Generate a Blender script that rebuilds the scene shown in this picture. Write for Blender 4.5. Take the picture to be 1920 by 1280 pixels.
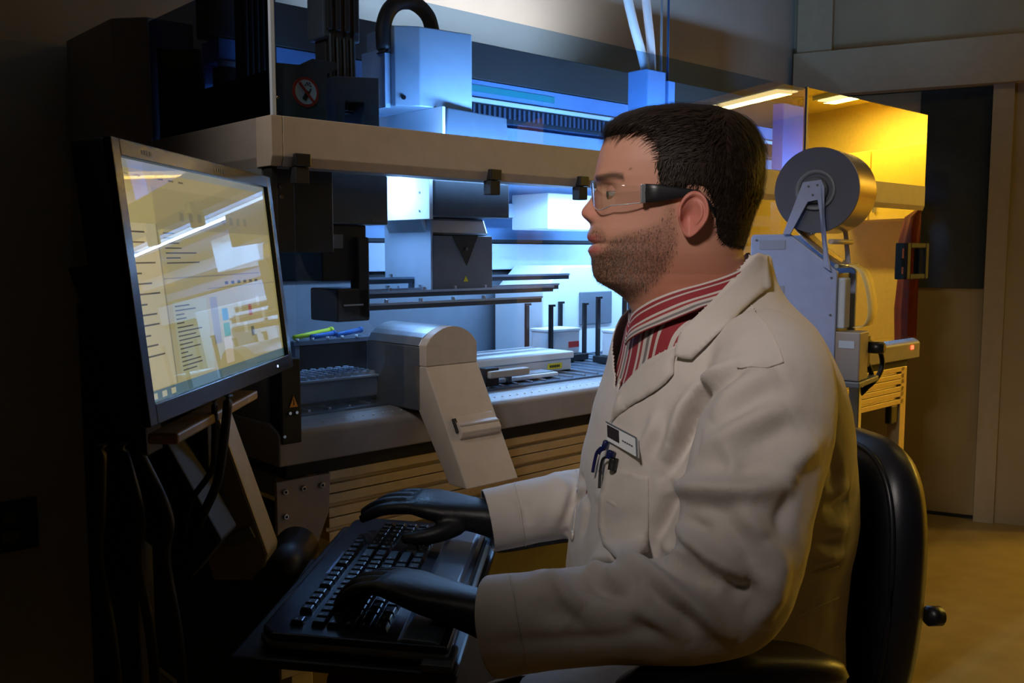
import bpy, bmesh, math, random
import numpy as np
from mathutils import Vector, Matrix, noise
from mathutils.bvhtree import BVHTree

random.seed(4)
for o in list(bpy.data.objects):
    bpy.data.objects.remove(o)
SC = bpy.context.scene
COL = SC.collection
R = math.radians

# ------------------------------------------------------------------ camera
FPX, CAMZ, PITCH = 1745.0, 1.17, R(5.46)
cam = bpy.data.cameras.new('camera')
cam.sensor_width = 36.0
cam.lens = FPX / 1920 * 36.0
cam.clip_start = 0.02
cam_o = bpy.data.objects.new('camera', cam)
COL.objects.link(cam_o)
cam_o.location = (0, 0, CAMZ)
cam_o.rotation_euler = (math.pi / 2 - PITCH, 0, 0)
SC.camera = cam_o

# ------------------------------------------------------------------ world, exposure
w = bpy.data.worlds.new('dim_room')
SC.world = w
w.use_nodes = True
bg = w.node_tree.nodes['Background']
bg.inputs['Color'].default_value = (1.0, 0.85, 0.62, 1)
bg.inputs['Strength'].default_value = 0.004
SC.view_settings.view_transform = 'Standard'
SC.view_settings.look = 'None'
SC.view_settings.exposure = 0.0
SC.view_settings.gamma = 1.0
SC.view_settings.use_curve_mapping = False

# machine frame: origin at the front left corner of the workstation, on the floor
MROT = R(42.7)
MO = Vector((-0.407, 1.600, 0.0))
MEX = Vector((math.cos(MROT), math.sin(MROT), 0))
MEY = Vector((-math.sin(MROT), math.cos(MROT), 0))
def mw(x, y, z):
    return MO + MEX * x + MEY * y + Vector((0, 0, z))
# wall with the door
DW0 = Vector((1.864, 4.078, 0.0))
DROT = math.atan2(-0.45, 0.893)
DWX = Vector((math.cos(DROT), math.sin(DROT), 0))
DWY = Vector((-math.sin(DROT), math.cos(DROT), 0))
def dwp(s, n, z):
    return DW0 + DWX * s + DWY * n + Vector((0, 0, z))

# ------------------------------------------------------------------ lights
def aim(o, target):
    o.rotation_euler = (Vector(target) - o.location).to_track_quat('-Z', 'Y').to_euler()
def area(name, loc, target, sx, sy, power, color, spread=180):
    l = bpy.data.lights.new(name, 'AREA')
    l.shape = 'RECTANGLE'; l.size = sx; l.size_y = sy
    l.energy = power; l.color = color; l.spread = R(spread)
    o = bpy.data.objects.new(name, l); COL.objects.link(o)
    o.location = loc; aim(o, target)
    return o
def spot(name, loc, target, power, color, angle, blend, radius):
    l = bpy.data.lights.new(name, 'SPOT')
    l.energy = power; l.color = color; l.spot_size = R(angle); l.spot_blend = blend
    l.shadow_soft_size = radius
    o = bpy.data.objects.new(name, l); COL.objects.link(o)
    o.location = loc; aim(o, target)
    return o
# unseen spots up left: key on the man, second added to brighten beam and chute
spot('key_light', (-0.48, -0.05, 2.15), (0.30, 1.40, 1.24), 68, (1.0, 0.90, 0.85), 44, 1.0, 0.12)
spot('machine_fill_light', (-0.95, 0.55, 2.45), (-0.06, 1.80, 1.33), 66, (1.0, 0.88, 0.76), 34, 1.0, 0.14)
# LED strips inside the workstation
def strip(name, a, b, power, color, direction, width=0.03):
    a = mw(*a); b = mw(*b)
    l = bpy.data.lights.new(name, 'AREA')
    l.shape = 'RECTANGLE'; l.size = (b - a).length; l.size_y = width
    l.energy = power; l.color = color
    o = bpy.data.objects.new(name, l); COL.objects.link(o)
    d = (MEY * direction[0] + Vector((0, 0, direction[1]))).normalized()
    x = (b - a).normalized(); z = -d; y = z.cross(x)
    m = Matrix((x, y, z)).transposed().to_4x4()
    m.translation = (a + b) / 2
    o.matrix_world = m
    return o
LED = (0.29, 0.56, 1.0)
strip('led_lower', (0.12, 0.265, 1.349), (2.40, 0.265, 1.349), 25, LED, (0.0, -1.0))
strip('led_upper', (0.42, 0.075, 1.395), (2.35, 0.075, 1.395), 24, LED, (1.0, 0.55))
strip('added_wall_uplight', (0.55, 0.62, 1.69), (1.55, 0.62, 1.69), 6.5, (0.90, 0.92, 1.0), (0.35, 1.0)).data.spread = R(110)  # uplight added to whiten the wall behind the machine
# lamps of the yellow lit room beyond the door wall
def yl(name, s, n, power, sx=1.2, sy=0.12):
    l = bpy.data.lights.new(name, 'AREA'); l.shape = 'RECTANGLE'
    l.size = sx; l.size_y = sy; l.energy = power; l.color = (1.0, 0.67, 0.10)
    o = bpy.data.objects.new(name, l); COL.objects.link(o)
    o.location = dwp(s, n, 2.36); o.rotation_euler = (0, 0, DROT)
yl('yellow_room_lamp', 2.95, 1.78, 90)
yl('yellow_room_lamp.001', 3.9, 1.15, 80)
# dim yellow fill added under the ceiling to tint door wall and floor
area('yellow_fill_light', (2.1, 2.3, 2.66), (2.1, 2.6, 0), 1.1, 0.25, 3.8, (1.0, 0.70, 0.18))

# ------------------------------------------------------------------ materials
MATS = {}
def mat(name, col, rough=0.5, metal=0.0, var=0.0, vscale=30.0, bump=0.0, bscale=200.0, emit=None, estr=0.0, coat=0.0, spec=None, sheen=0.0):
    if name in MATS: return MATS[name]
    m = bpy.data.materials.new(name); m.use_nodes = True
    nt = m.node_tree; b = nt.nodes['Principled BSDF']
    b.inputs['Roughness'].default_value = rough
    b.inputs['Metallic'].default_value = metal
    if spec is not None: b.inputs['Specular IOR Level'].default_value = spec
    if coat: b.inputs['Coat Weight'].default_value = coat; b.inputs['Coat Roughness'].default_value = 0.05
    if sheen: b.inputs['Sheen Weight'].default_value = sheen
    c = (*col, 1.0)
    tc = nt.nodes.new('ShaderNodeTexCoord')
    if var > 0:
        n = nt.nodes.new('ShaderNodeTexNoise'); n.inputs['Scale'].default_value = vscale; n.inputs['Detail'].default_value = 4
        r = nt.nodes.new('ShaderNodeValToRGB')
        r.color_ramp.elements[0].position = 0.3; r.color_ramp.elements[1].position = 0.7
        r.color_ramp.elements[0].color = (*[x * (1 - var) for x in col], 1)
        r.color_ramp.elements[1].color = (*[min(1, x * (1 + var)) for x in col], 1)
        nt.links.new(tc.outputs['Object'], n.inputs['Vector'])
        nt.links.new(n.outputs['Fac'], r.inputs['Fac']); nt.links.new(r.outputs['Color'], b.inputs['Base Color'])
    else:
        b.inputs['Base Color'].default_value = c
    if bump > 0:
        n2 = nt.nodes.new('ShaderNodeTexNoise'); n2.inputs['Scale'].default_value = bscale; n2.inputs['Detail'].default_value = 3
        bp = nt.nodes.new('ShaderNodeBump'); bp.inputs['Strength'].default_value = bump; bp.inputs['Distance'].default_value = 0.002
        nt.links.new(tc.outputs['Object'], n2.inputs['Vector'])
        nt.links.new(n2.outputs['Fac'], bp.inputs['Height']); nt.links.new(bp.outputs['Normal'], b.inputs['Normal'])
    if emit is not None:
        b.inputs['Emission Color'].default_value = (*emit, 1); b.inputs['Emission Strength'].default_value = estr
    MATS[name] = m
    return m
def glass_mat(name, tint, ior=1.5, gain=1.0, rough=0.0):
    if name in MATS: return MATS[name]
    m = bpy.data.materials.new(name); m.use_nodes = True
    nt = m.node_tree; nt.nodes.clear()
    out = nt.nodes.new('ShaderNodeOutputMaterial'); mix = nt.nodes.new('ShaderNodeMixShader')
    tr = nt.nodes.new('ShaderNodeBsdfTransparent'); tr.inputs['Color'].default_value = (*tint, 1)
    gl = nt.nodes.new('ShaderNodeBsdfGlossy'); gl.inputs['Roughness'].default_value = rough
    fr = nt.nodes.new('ShaderNodeFresnel'); fr.inputs['IOR'].default_value = ior
    mu = nt.nodes.new('ShaderNodeMath'); mu.operation = 'MULTIPLY'; mu.use_clamp = True; mu.inputs[1].default_value = gain
    ge = nt.nodes.new('ShaderNodeNewGeometry')
    m1 = nt.nodes.new('ShaderNodeMath'); m1.operation = 'SUBTRACT'; m1.inputs[0].default_value = 1.0
    m2 = nt.nodes.new('ShaderNodeMath'); m2.operation = 'MULTIPLY'
    nt.links.new(fr.outputs[0], mu.inputs[0])
    nt.links.new(ge.outputs['Backfacing'], m1.inputs[1])
    nt.links.new(mu.outputs[0], m2.inputs[0]); nt.links.new(m1.outputs[0], m2.inputs[1])
    nt.links.new(m2.outputs[0], mix.inputs[0]); nt.links.new(tr.outputs[0], mix.inputs[1]); nt.links.new(gl.outputs[0], mix.inputs[2])
    nt.links.new(mix.outputs[0], out.inputs['Surface'])
    MATS[name] = m
    return m

BEIGE = mat('beige_paint', (0.42, 0.36, 0.31), 0.45, var=0.05, bump=0.08, bscale=600)
BEIGE2 = mat('grey_beige_paint', (0.30, 0.27, 0.26), 0.45, var=0.05, bump=0.08, bscale=600)
BLACK = mat('black_plastic', (0.012, 0.012, 0.014), 0.38, var=0.2)
BLACKM = mat('matte_black', (0.010, 0.010, 0.012), 0.7, var=0.2)
GLOSSB = mat('gloss_black', (0.006, 0.006, 0.007), 0.22, var=0.1, spec=0.25)
CHAR = mat('charcoal_paint', (0.080, 0.088, 0.102), 0.42, var=0.08)
SLATE = mat('slate_paint', (0.16, 0.18, 0.21), 0.42, var=0.06)
STEEL = mat('brushed_steel', (0.55, 0.58, 0.62), 0.32, 0.85, var=0.06)
LGREY = mat('light_grey_paint', (0.46, 0.54, 0.66), 0.4, var=0.04)
BLUEP = mat('blue_grey_panel', (0.17, 0.32, 0.58), 0.45, var=0.05)
BLUED = mat('deep_blue_panel', (0.004, 0.05, 0.14), 0.45, var=0.06)
WHITE = mat('white_plastic', (0.82, 0.84, 0.86), 0.4, var=0.02)
ALU = mat('anodised_aluminium', (0.60, 0.49, 0.30), 0.42, 0.55, var=0.06, vscale=60)
DECKM = mat('deck_metal', (0.16, 0.20, 0.26), 0.28, 0.6, var=0.08)
CHROME = mat('bright_screw', (0.75, 0.72, 0.68), 0.2, 1.0, var=0.05)
RED = mat('red_mark', (0.68, 0.035, 0.03), 0.5, var=0.05)
YELLOW = mat('yellow_label', (0.85, 0.72, 0.03), 0.5, var=0.05)
RUBBER = mat('black_rubber', (0.012, 0.012, 0.012), 0.55, var=0.15)

# ------------------------------------------------------------------ mesh helpers
def link(name, me, m=None, parent=None, smooth=False):
    o = bpy.data.objects.new(name, me); COL.objects.link(o)
    if m is not None and len(me.materials) == 0: me.materials.append(m)
    if parent is not None: o.parent = parent
    if smooth:
        me.polygons.foreach_set('use_smooth', [True] * len(me.polygons))
    return o
def tag(o, label=None, cat=None, group=None, kind=None):
    if label: o['label'] = label
    if cat: o['category'] = cat
    if group: o['group'] = group
    if kind: o['kind'] = kind
    return o
def empty(name, loc=(0, 0, 0), rz=0.0, label=None, cat=None, group=None):
    o = bpy.data.objects.new(name, None); COL.objects.link(o)
    o.empty_display_size = 0.05
    o.location = loc; o.rotation_euler = (0, 0, rz)
    return tag(o, label, cat, group)
def raw(name, vs, fs, m=None, parent=None, smooth=False):
    me = bpy.data.meshes.new(name); me.from_pydata([tuple(v) for v in vs], [], [tuple(f) for f in fs]); me.update()
    return link(name, me, m, parent, smooth)
def frombm(name, bm, m=None, parent=None, smooth=False, recalc=True):
    if recalc: bmesh.ops.recalc_face_normals(bm, faces=bm.faces)
    me = bpy.data.meshes.new(name); bm.to_mesh(me); bm.free()
    return link(name, me, m, parent, smooth)
def bm_box(bm, x, y, z, bevel=0.0, seg=2, mtx=None):
    v = [bm.verts.new((a, b, c)) for a in x for b in y for c in z]
    fs = [bm.faces.new([v[i] for i in q]) for q in ((0,1,3,2),(4,6,7,5),(0,4,5,1),(2,3,7,6),(0,2,6,4),(1,5,7,3))]
    if mtx is not None:
        for q in v: q.co = mtx @ q.co
    if bevel > 0:
        es = list({e for f in fs for e in f.edges})
        bmesh.ops.bevel(bm, geom=es, offset=bevel, segments=seg, affect='EDGES', profile=0.5)
def box(name, x, y, z, m, parent=None, bevel=0.0015, seg=2, mtx=None):
    bm = bmesh.new(); bm_box(bm, x, y, z, bevel, seg, mtx)
    return frombm(name, bm, m, parent)
def bm_prism(bm, poly, axis, a0, a1, bevel=0.0, seg=2, mtx=None):
    # poly of (u,v); axis 'x': (a,u,v)  'y': (u,a,v)  'z': (u,v,a)
    def P(u, v, a):
        p = {'x': (a, u, v), 'y': (u, a, v), 'z': (u, v, a)}[axis]
        return mtx @ Vector(p) if mtx is not None else Vector(p)
    A = [bm.verts.new(P(u, v, a0)) for u, v in poly]; B = [bm.verts.new(P(u, v, a1)) for u, v in poly]
    n = len(poly); fs = [bm.faces.new(A), bm.faces.new(B[::-1])]
    for i in range(n): fs.append(bm.faces.new((A[i], B[i], B[(i+1) % n], A[(i+1) % n])))
    if bevel > 0:
        es = list({e for f in fs for e in f.edges})
        bmesh.ops.bevel(bm, geom=es, offset=bevel, segments=seg, affect='EDGES', profile=0.5)
def prism(name, poly, axis, a0, a1, m, parent=None, bevel=0.0015, seg=2, mtx=None):
    bm = bmesh.new(); bm_prism(bm, poly, axis, a0, a1, bevel, seg, mtx)
    return frombm(name, bm, m, parent)
def basis(d):
    d = Vector(d).normalized()
    u = Vector((0, 0, 1)) if abs(d.z) < 0.9 else Vector((1, 0, 0))
    a = d.cross(u).normalized(); return a, a.cross(d).normalized()
def bm_cyl(bm, p0, p1, r0, r1=None, n=16):
    if r1 is None: r1 = r0
    p0 = Vector(p0); p1 = Vector(p1); a, b = basis(p1 - p0)
    A = []; B = []
    for i in range(n):
        t = 2 * math.pi * i / n; d = a * math.cos(t) + b * math.sin(t)
        A.append(bm.verts.new(p0 + d * r0)); B.append(bm.verts.new(p1 + d * r1))
    bm.faces.new(A); bm.faces.new(B[::-1])
    for i in range(n): bm.faces.new((A[i], B[i], B[(i+1) % n], A[(i+1) % n]))
def cyl(name, p0, p1, r, m, parent=None, r1=None, n=16, bevel=0.0):
    bm = bmesh.new(); bm_cyl(bm, p0, p1, r, r1, n)
    if bevel > 0:
        es = [e for e in bm.edges if len(e.link_faces) == 2 and any(len(f.verts) > 4 for f in e.link_faces)]
        bmesh.ops.bevel(bm, geom=es, offset=bevel, segments=2, affect='EDGES')
    o = frombm(name, bm, m, parent)
    for p in o.data.polygons: p.use_smooth = len(p.vertices) == 4
    return o
def catmull(pts, k=6):
    P = [Vector(p) for p in pts]; P = [2 * P[0] - P[1]] + P + [2 * P[-1] - P[-2]]
    out = []
    for i in range(1, len(P) - 2):
        for j in range(k):
            t = j / k; a, b, c, d = P[i-1], P[i], P[i+1], P[i+2]
            out.append(0.5 * (2*b + (c-a)*t + (2*a-5*b+4*c-d)*t*t + (3*b-a-3*c+d)*t**3))
    out.append(P[-2]); return out
def bm_tube(bm, pts, r, n=8, flat=1.0, cap=True):
    pts = [Vector(p) for p in pts]; rings = []; pa = None
    for i, p in enumerate(pts):
        d = (pts[min(i+1, len(pts)-1)] - pts[max(i-1, 0)]).normalized()
        if pa is None: a, b = basis(d)
        else:
            a = (pa - d * pa.dot(d)).normalized(); b = d.cross(a)
        pa = a; rr = r[i] if isinstance(r, (list, tuple)) else r
        rings.append([bm.verts.new(p + a * math.cos(2*math.pi*k/n) * rr + b * math.sin(2*math.pi*k/n) * rr * flat) for k in range(n)])
    for i in range(len(rings) - 1):
        for k in range(n): bm.faces.new((rings[i][k], rings[i][(k+1) % n], rings[i+1][(k+1) % n], rings[i+1][k]))
    if cap: bm.faces.new(rings[0][::-1]); bm.faces.new(rings[-1])
def tube(name, pts, r, m, parent=None, n=8, curve=True, k=6, flat=1.0):
    bm = bmesh.new(); bm_tube(bm, catmull(pts, k) if curve else pts, r, n, flat)
    return frombm(name, bm, m, parent, smooth=True)
def text_mesh(name, s, size, m, parent, mtx, extrude=0.0002, align='CENTER'):
    cu = bpy.data.curves.new(name, 'FONT'); cu.body = s; cu.size = size; cu.extrude = extrude
    cu.align_x = align; cu.align_y = 'CENTER'; cu.resolution_u = 2
    t = bpy.data.objects.new(name, cu); COL.objects.link(t)
    me = bpy.data.meshes.new_from_object(t.evaluated_get(bpy.context.evaluated_depsgraph_get()))
    bpy.data.objects.remove(t)
    me.transform(mtx); me.materials.clear()
    o = link(name, me, m, parent)
    return o
def dup(root, loc=None, label=None, parent=None):
    c = root.copy(); COL.objects.link(c)
    if loc is not None: c.location = loc
    if parent is not None: c.parent = parent
    if label: c['label'] = label
    for ch in list(root.children):
        d = dup(ch); d.parent = c
    return c

# ------------------------------------------------------------------ the room
WALLP = mat('wall_paint', (0.42, 0.39, 0.34), 0.75, var=0.05, vscale=6, bump=0.1, bscale=300)
DOORP = mat('door_paint', (0.40, 0.30, 0.13), 0.55, var=0.05, vscale=8)
FLOORM = mat('floor_vinyl', (0.36, 0.26, 0.09), 0.38, var=0.10, vscale=9)
CEILM = mat('ceiling_paint', (0.22, 0.20, 0.17), 0.8, var=0.03)
YWALL = mat('cream_wall', (0.74, 0.62, 0.24), 0.7, var=0.05)
tag(box('floor', (-4, 8), (-2.5, 8), (-0.06, 0), FLOORM, bevel=0), kind='structure')
tag(box('ceiling', (-4, 8), (-2.5, 8), (2.75, 2.85), CEILM, bevel=0), kind='structure')
def mroot_box(name, x, y, z, m, bevel=0.0):
    o = box(name, x, y, z, m, None, bevel); o.location = MO; o.rotation_euler = (0, 0, MROT); return o
def droot_box(name, s, n, z, m, bevel=0.0, parent=None):
    o = box(name, s, n, z, m, parent, bevel)
    if parent is None: o.location = DW0; o.rotation_euler = (0, 0, DROT)
    return o
tag(mroot_box('wall_back', (-3.2, 3.12), (0.88, 1.0), (0, 2.75), WALLP), kind='structure')
# door wall: pieces around the door (s -0.62..0.20) and around the wide opening (s 0.66..3.1)
WARM = mat('warm_wall_paint', (0.40, 0.32, 0.20), 0.75, var=0.05, vscale=6, bump=0.1, bscale=300)
wr = box('wall_right', (-0.70, -0.62), (0, 0.12), (0, 2.75), WARM, None, 0)
wr.location = DW0; wr.rotation_euler = (0, 0, DROT); tag(wr, kind='structure')
for nm, s, n, z in (('wall_panel', (-0.62, 0.20), (0.0, 0.12), (2.06, 2.75)), ('wall_panel', (0.20, 0.66), (0, 0.12), (0, 2.75)),
                    ('wall_panel', (0.66, 3.1), (0, 0.12), (2.15, 2.75)), ('wall_panel', (3.1, 5.2), (0, 0.12), (0, 2.75))):
    box(nm, s, n, z, WARM, wr, 0)
tr = droot_box('trim_1', (-0.63, 0.66), (-0.07, 0.005), (1.87, 2.06), mat('soffit_paint', (0.42, 0.34, 0.22), 0.7, var=0.04))
tag(tr, kind='structure')
t2 = droot_box('trim_2', (-0.62, -0.47), (-0.05, 0.005), (2.06, 2.75), MATS['soffit_paint']); tag(t2, kind='structure')
# door with a dark window
d1 = droot_box('door_1', (-0.62, 0.18), (0.03, 0.075), (0.012, 1.87), DOORP, 0.002); tag(d1, kind='structure')
box('door_window', (-0.10, 0.178), (0.018, 0.034), (1.015, 1.868), mat('dark_glass', (0.05, 0.055, 0.045), 0.15, var=0.1), d1, 0.001)
tr3 = droot_box('trim_3', (0.18, 0.26), (-0.03, 0.12), (0, 1.87), MATS['soffit_paint'], 0.002); tag(tr3, kind='structure')
bb = droot_box('baseboard_right', (-0.62, 0.66), (0.018, 0.03), (0.0, 0.012), BLACKM); tag(bb, kind='structure')
# the yellow lit room beyond
yr = box('wall_yellow_room', (0.3, 6.2), (2.30, 2.40), (0, 2.42), YWALL, None, 0)
yr.location = DW0; yr.rotation_euler = (0, 0, DROT); tag(yr, kind='structure')
box('wall_end', (6.1, 6.2), (0.12, 2.30), (0, 2.42), YWALL, yr, 0)
box('wall_near', (0.3, 0.40), (0.12, 2.30), (0, 2.42), YWALL, yr, 0)
box('ceiling_slab', (0.3, 6.2), (0.12, 2.40), (2.42, 2.50), YWALL, yr, 0)
LAMPG = mat('yellow_lamp_diffuser', (0.9, 0.8, 0.4), 0.5, emit=(1.0, 0.80, 0.34), estr=5.0)
for s, n_, lb in ((2.95, 1.78, 'rightmost'), (3.9, 1.15, 'leftmost')):
    e = empty('ceiling_lamp', dwp(s, n_, 2.42), DROT, '%s of two long yellow ceiling lamps mirrored in the hood glass' % lb, 'lamp', 'yellow room ceiling lamps')
    box('housing', (-0.66, 0.66), (-0.12, 0.12), (-0.035, 0.0), LGREY, e)
    box('diffuser', (-0.62, 0.62), (-0.10, 0.10), (-0.045, -0.036), LAMPG, e)
CABM = mat('yellow_cabinet', (0.82, 0.64, 0.14), 0.45, var=0.05)
for i, s in enumerate((2.35, 2.95, 3.55)):
    e = empty('wall_cabinet', dwp(s, 2.30, 1.42), DROT, ['left', 'middle', 'right'][i] + ' of three yellowish wall cabinets mirrored in the glass', 'cabinet', 'wall cabinets in the yellow room')
    box('body', (-0.295, 0.295), (-0.33, 0), (0, 0.55), CABM, e)
    box('door', (-0.29, 0.29), (-0.352, -0.332), (0.005, 0.545), CABM, e)
    box('handle', (0.22, 0.235), (-0.375, -0.352), (0.06, 0.18), STEEL, e)
REDC = mat('dark_red_cloth', (0.22, 0.02, 0.03), 0.8, var=0.25, vscale=14)
def hanging_coat():
    e = empty('hanging_jacket', dwp(2.02, 1.30, 0.0), DROT, 'dark red jacket on a stand, mirrored beside the film roll', 'jacket')
    rings = []
    for z, a, b in ((0.55, .20, .12), (0.8, .21, .13), (1.05, .19, .12), (1.25, .20, .12), (1.40, .17, .09), (1.46, .06, .05)):
        rings.append([(a * math.cos(t) * (1 + .07 * math.sin(7*t)), b * math.sin(t) * (1 + .09 * math.sin(9*t)), z) for t in [2*math.pi*i/40 for i in range(40)]])
    vs = [p for r_ in rings for p in r_]; fs = [(i*40+k, i*40+(k+1) % 40, (i+1)*40+(k+1) % 40, (i+1)*40+k) for i in range(5) for k in range(40)]
    raw('cloth', vs, fs, REDC, e, True)
    cyl('stand_pole', (0, 0, 0), (0, 0, 1.62), 0.014, BLACK, e)
    cyl('stand_base', (0, 0, 0), (0, 0, 0.025), 0.18, BLACK, e, r1=0.15)
hanging_coat()
e = empty('exit_sign', dwp(2.62, 2.0, 2.05), DROT, 'small red lit sign below the yellow ceiling', 'sign')
box('body', (-0.07, 0.07), (-0.02, 0.02), (-0.05, 0.05), BLACK, e)
box('face', (-0.06, 0.06), (-0.023, -0.02), (-0.04, 0.04), mat('red_glow', (0.5, 0.02, 0.01), 0.5, emit=(1, 0.06, 0.02), estr=4), e)
box('stem', (-0.008, 0.008), (-0.008, 0.008), (0.05, 0.37), BLACK, e)

# ------------------------------------------------------------------ the liquid handling workstation
ML = 2.55
ws = empty('liquid_handling_workstation', MO, MROT, 'large beige lab robot with glass hood and blue lit interior', 'lab machine')
# base ledge (a rounded tray edge) and dark plinth below it
prism('base_tray', [(0.0, 0.795), (0.0, 0.848), (0.006, 0.856), (0.035, 0.868), (0.85, 0.868), (0.85, 0.795)], 'x', 0.0, ML, BEIGE2, ws, 0.003)
box('plinth', (0.03, ML - 0.03), (0.03, 0.83), (0.765, 0.795), BLACKM, ws, 0)
deck = box('deck', (0.05, ML - 0.05), (0.06, 0.80), (0.868, 0.873), DECKM, ws, 0.0005)
bm = bmesh.new()
for i in range(54):
    x = 0.10 + i * 0.0445
    bm_box(bm, (x, x + 0.005), (0.07, 0.62), (0.873, 0.877))
tag(frombm('deck_tracks', bm, STEEL, deck), kind='stuff')
bm = bmesh.new()
for i in range(110):
    x = 0.10 + i * 0.0222
    n_ = Vector((0, -0.38, 0.92))
    c = Vector((x, 0.020, 0.8625))
    bm_cyl(bm, c, c + n_ * 0.0012, 0.0016, n=6)
tag(frombm('track_dots', bm, WHITE, ws), kind='stuff')
# hood beam
prism('front_beam', [(0.0, 1.334), (0.0, 1.402), (0.055, 1.402), (0.055, 1.317), (0.006, 1.317)], 'x', 0.022, ML - 0.01, BEIGE, ws, 0.0012)
prism('corner_cap', [(0.0, 1.334), (0.0, 1.402), (0.055, 1.402), (0.055, 1.317), (0.006, 1.317)], 'x', 0.0, 0.0212, BEIGE, ws, 0.0012)
prism('side_beam', [(0.0, 1.334), (0.0, 1.402), (0.05, 1.402), (0.05, 1.317), (0.006, 1.317)], 'y', 0.056, 0.52, BEIGE2, ws, 0.0012)
box('side_beam', (ML - 0.06, ML - 0.008), (0.056, 0.52), (1.317, 1.402), BEIGE2, ws, 0.0012)
# end housings at the rear
prism('end_housing', [(0.0, 0.512), (-0.05, 0.575), (-0.05, 0.86), (0.10, 0.86), (0.10, 0.512)], 'z', 0.868, 1.655, BEIGE2, ws, 0.003)
prism('end_housing', [(ML, 0.512), (ML + 0.04, 0.575), (ML + 0.04, 0.86), (ML - 0.10, 0.86), (ML - 0.10, 0.512)], 'z', 0.868, 1.655, BEIGE2, ws, 0.003)
# interior back panel, rails and stripes
bp_ = box('back_panel', (0.10, ML - 0.10), (0.64, 0.66), (0.873, 1.60), BLUEP, ws, 0)
box('lower_back_plate', (0.10, ML - 0.10), (0.62, 0.639), (0.873, 1.10), SLATE, ws, 0.001)
box('light_rail', (0.30, ML - 0.12), (0.585, 0.639), (1.120, 1.195), LGREY, ws, 0.002)
box('shadow_strip', (0.30, ML - 0.12), (0.60, 0.639), (1.198, 1.208), BLACKM, ws, 0)  # black strips drawn as shadow lines along the light rail
box('shadow_strip', (0.30, ML - 0.12), (0.60, 0.639), (1.104, 1.117), BLACKM, ws, 0)
box('upper_rail', (0.12, ML - 0.12), (0.54, 0.639), (1.27, 1.31), LGREY, ws, 0.002)
box('rail_cover', (0.10, ML - 0.10), (0.44, 0.50), (1.622, 1.716), mat('dimmed_cover_brown', (0.045, 0.040, 0.033), 0.6, var=0.06), ws, 0.002)  # paint darkened so the cover stays dim, as if unlit
box('travel_rail', (0.12, ML - 0.12), (0.44, 0.52), (1.572, 1.620), BLUEP, ws, 0.002)
box('rail_lip', (0.12, ML - 0.12), (0.425, 0.44), (1.560, 1.571), WHITE, ws, 0.001)
box('teal_stripe', (0.78, 1.12), (0.436, 0.44), (1.589, 1.606), mat('teal_stripe', (0.03, 0.30, 0.30), 0.4, var=0.05), ws, 0)
# drag chain: separate links along the rail
ch = box('drag_chain', (0.12, ML - 0.14), (0.43, 0.47), (1.522, 1.559), BLACKM, ws, 0)
bm = bmesh.new(); bm_box(bm, (0, 0.008), (0.424, 0.430), (1.526, 1.555), 0.001, 1)
lk = frombm('chain_link', bm, mat('chain_grey', (0.05, 0.07, 0.12), 0.5, var=0.1), ch)
for i in range(1, 84):
    c = lk.copy(); COL.objects.link(c); c.location = (0.16 + i * 0.018, 0, 0); c.parent = ch
lk.location = (0.16, 0, 0)
box('upper_back_plate', (0.10, ML - 0.10), (0.53, 0.55), (1.40, 1.522), LGREY, ws, 0.001)
# LED bar behind the beam
LEDM = mat('led_glow', (0.9, 0.95, 1.0), 0.4, emit=(0.72, 0.87, 1.0), estr=2.0)
lb = box('led_bar', (0.10, ML - 0.12), (0.245, 0.285), (1.360, 1.385), LGREY, ws, 0.002)
box('led_lens', (0.12, ML - 0.15), (0.250, 0.280), (1.351, 1.359), LEDM, lb, 0)
box('front_led_bar', (0.40, ML - 0.18), (0.058, 0.080), (1.36, 1.390), LGREY, ws, 0.002)
rl = box('added_uplight_bar', (0.52, 1.58), (0.60, 0.64), (1.655, 1.682), LGREY, ws, 0.002)  # housing made for the added wall uplight
# upper glass hood
HG = glass_mat('blue_tinted_glass', (0.62, 0.76, 0.90), 1.9, 1.25)
SG = glass_mat('smoked_glass', (0.34, 0.40, 0.52), 1.45, 0.5)
CG = glass_mat('clear_pane', (0.93, 0.96, 0.98), 1.5, 0.8)
RG = glass_mat('mirror_film_glass', (0.24, 0.24, 0.20), 2.6, 1.4)
def pane(name, x, y, z, m, parent, bevel=0.0): return box(name, x, y, z, m, parent, bevel)
fg = pane('hood_glass', (0.016, 1.725), (0.004, 0.008), (1.402, 1.645), HG, ws)
fg2 = pane('hood_glass', (1.735, ML - 0.006), (0.004, 0.008), (1.402, 1.650), RG, ws)
box('edge_strip', (0.004, 0.012), (0.002, 0.010), (1.402, 1.70), LGREY, ws, 0.001)
box('edge_strip', (1.726, 1.734), (0.001, 0.011), (1.402, 1.652), BLACK, ws, 0.001)
sg = pane('side_glass', (0.003, 0.006), (0.014, 0.510), (1.402, 1.645), SG, ws)
pane('side_glass', (ML - 0.006, ML - 0.003), (0.014, 0.510), (1.402, 1.645), SG, ws)
box('side_panel', (0.003, 0.009), (0.045, 0.512), (0.868, 1.317), SLATE, ws, 0.001)
box('side_panel', (ML - 0.009, ML - 0.003), (0.045, 0.512), (0.868, 1.317), SLATE, ws, 0.001)
# dark metal apron behind the hood glass at the left end
prism('apron', [(0.015, 1.403), (0.128, 1.403), (0.128, 1.490), (0.15, 1.500), (0.15, 1.512), (0.10, 1.512), (0.075, 1.497), (0.015, 1.495)], 'y', 0.03, 0.036, CHAR, ws, 0.001)
prism('side_apron', [(0.03, 1.403), (0.505, 1.403), (0.505, 1.592), (0.31, 1.560), (0.30, 1.481), (0.03, 1.483)], 'x', 0.016, 0.022, mat('black_apron', (0.012, 0.013, 0.018), 0.35, var=0.1), ws, 0.001)
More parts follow.
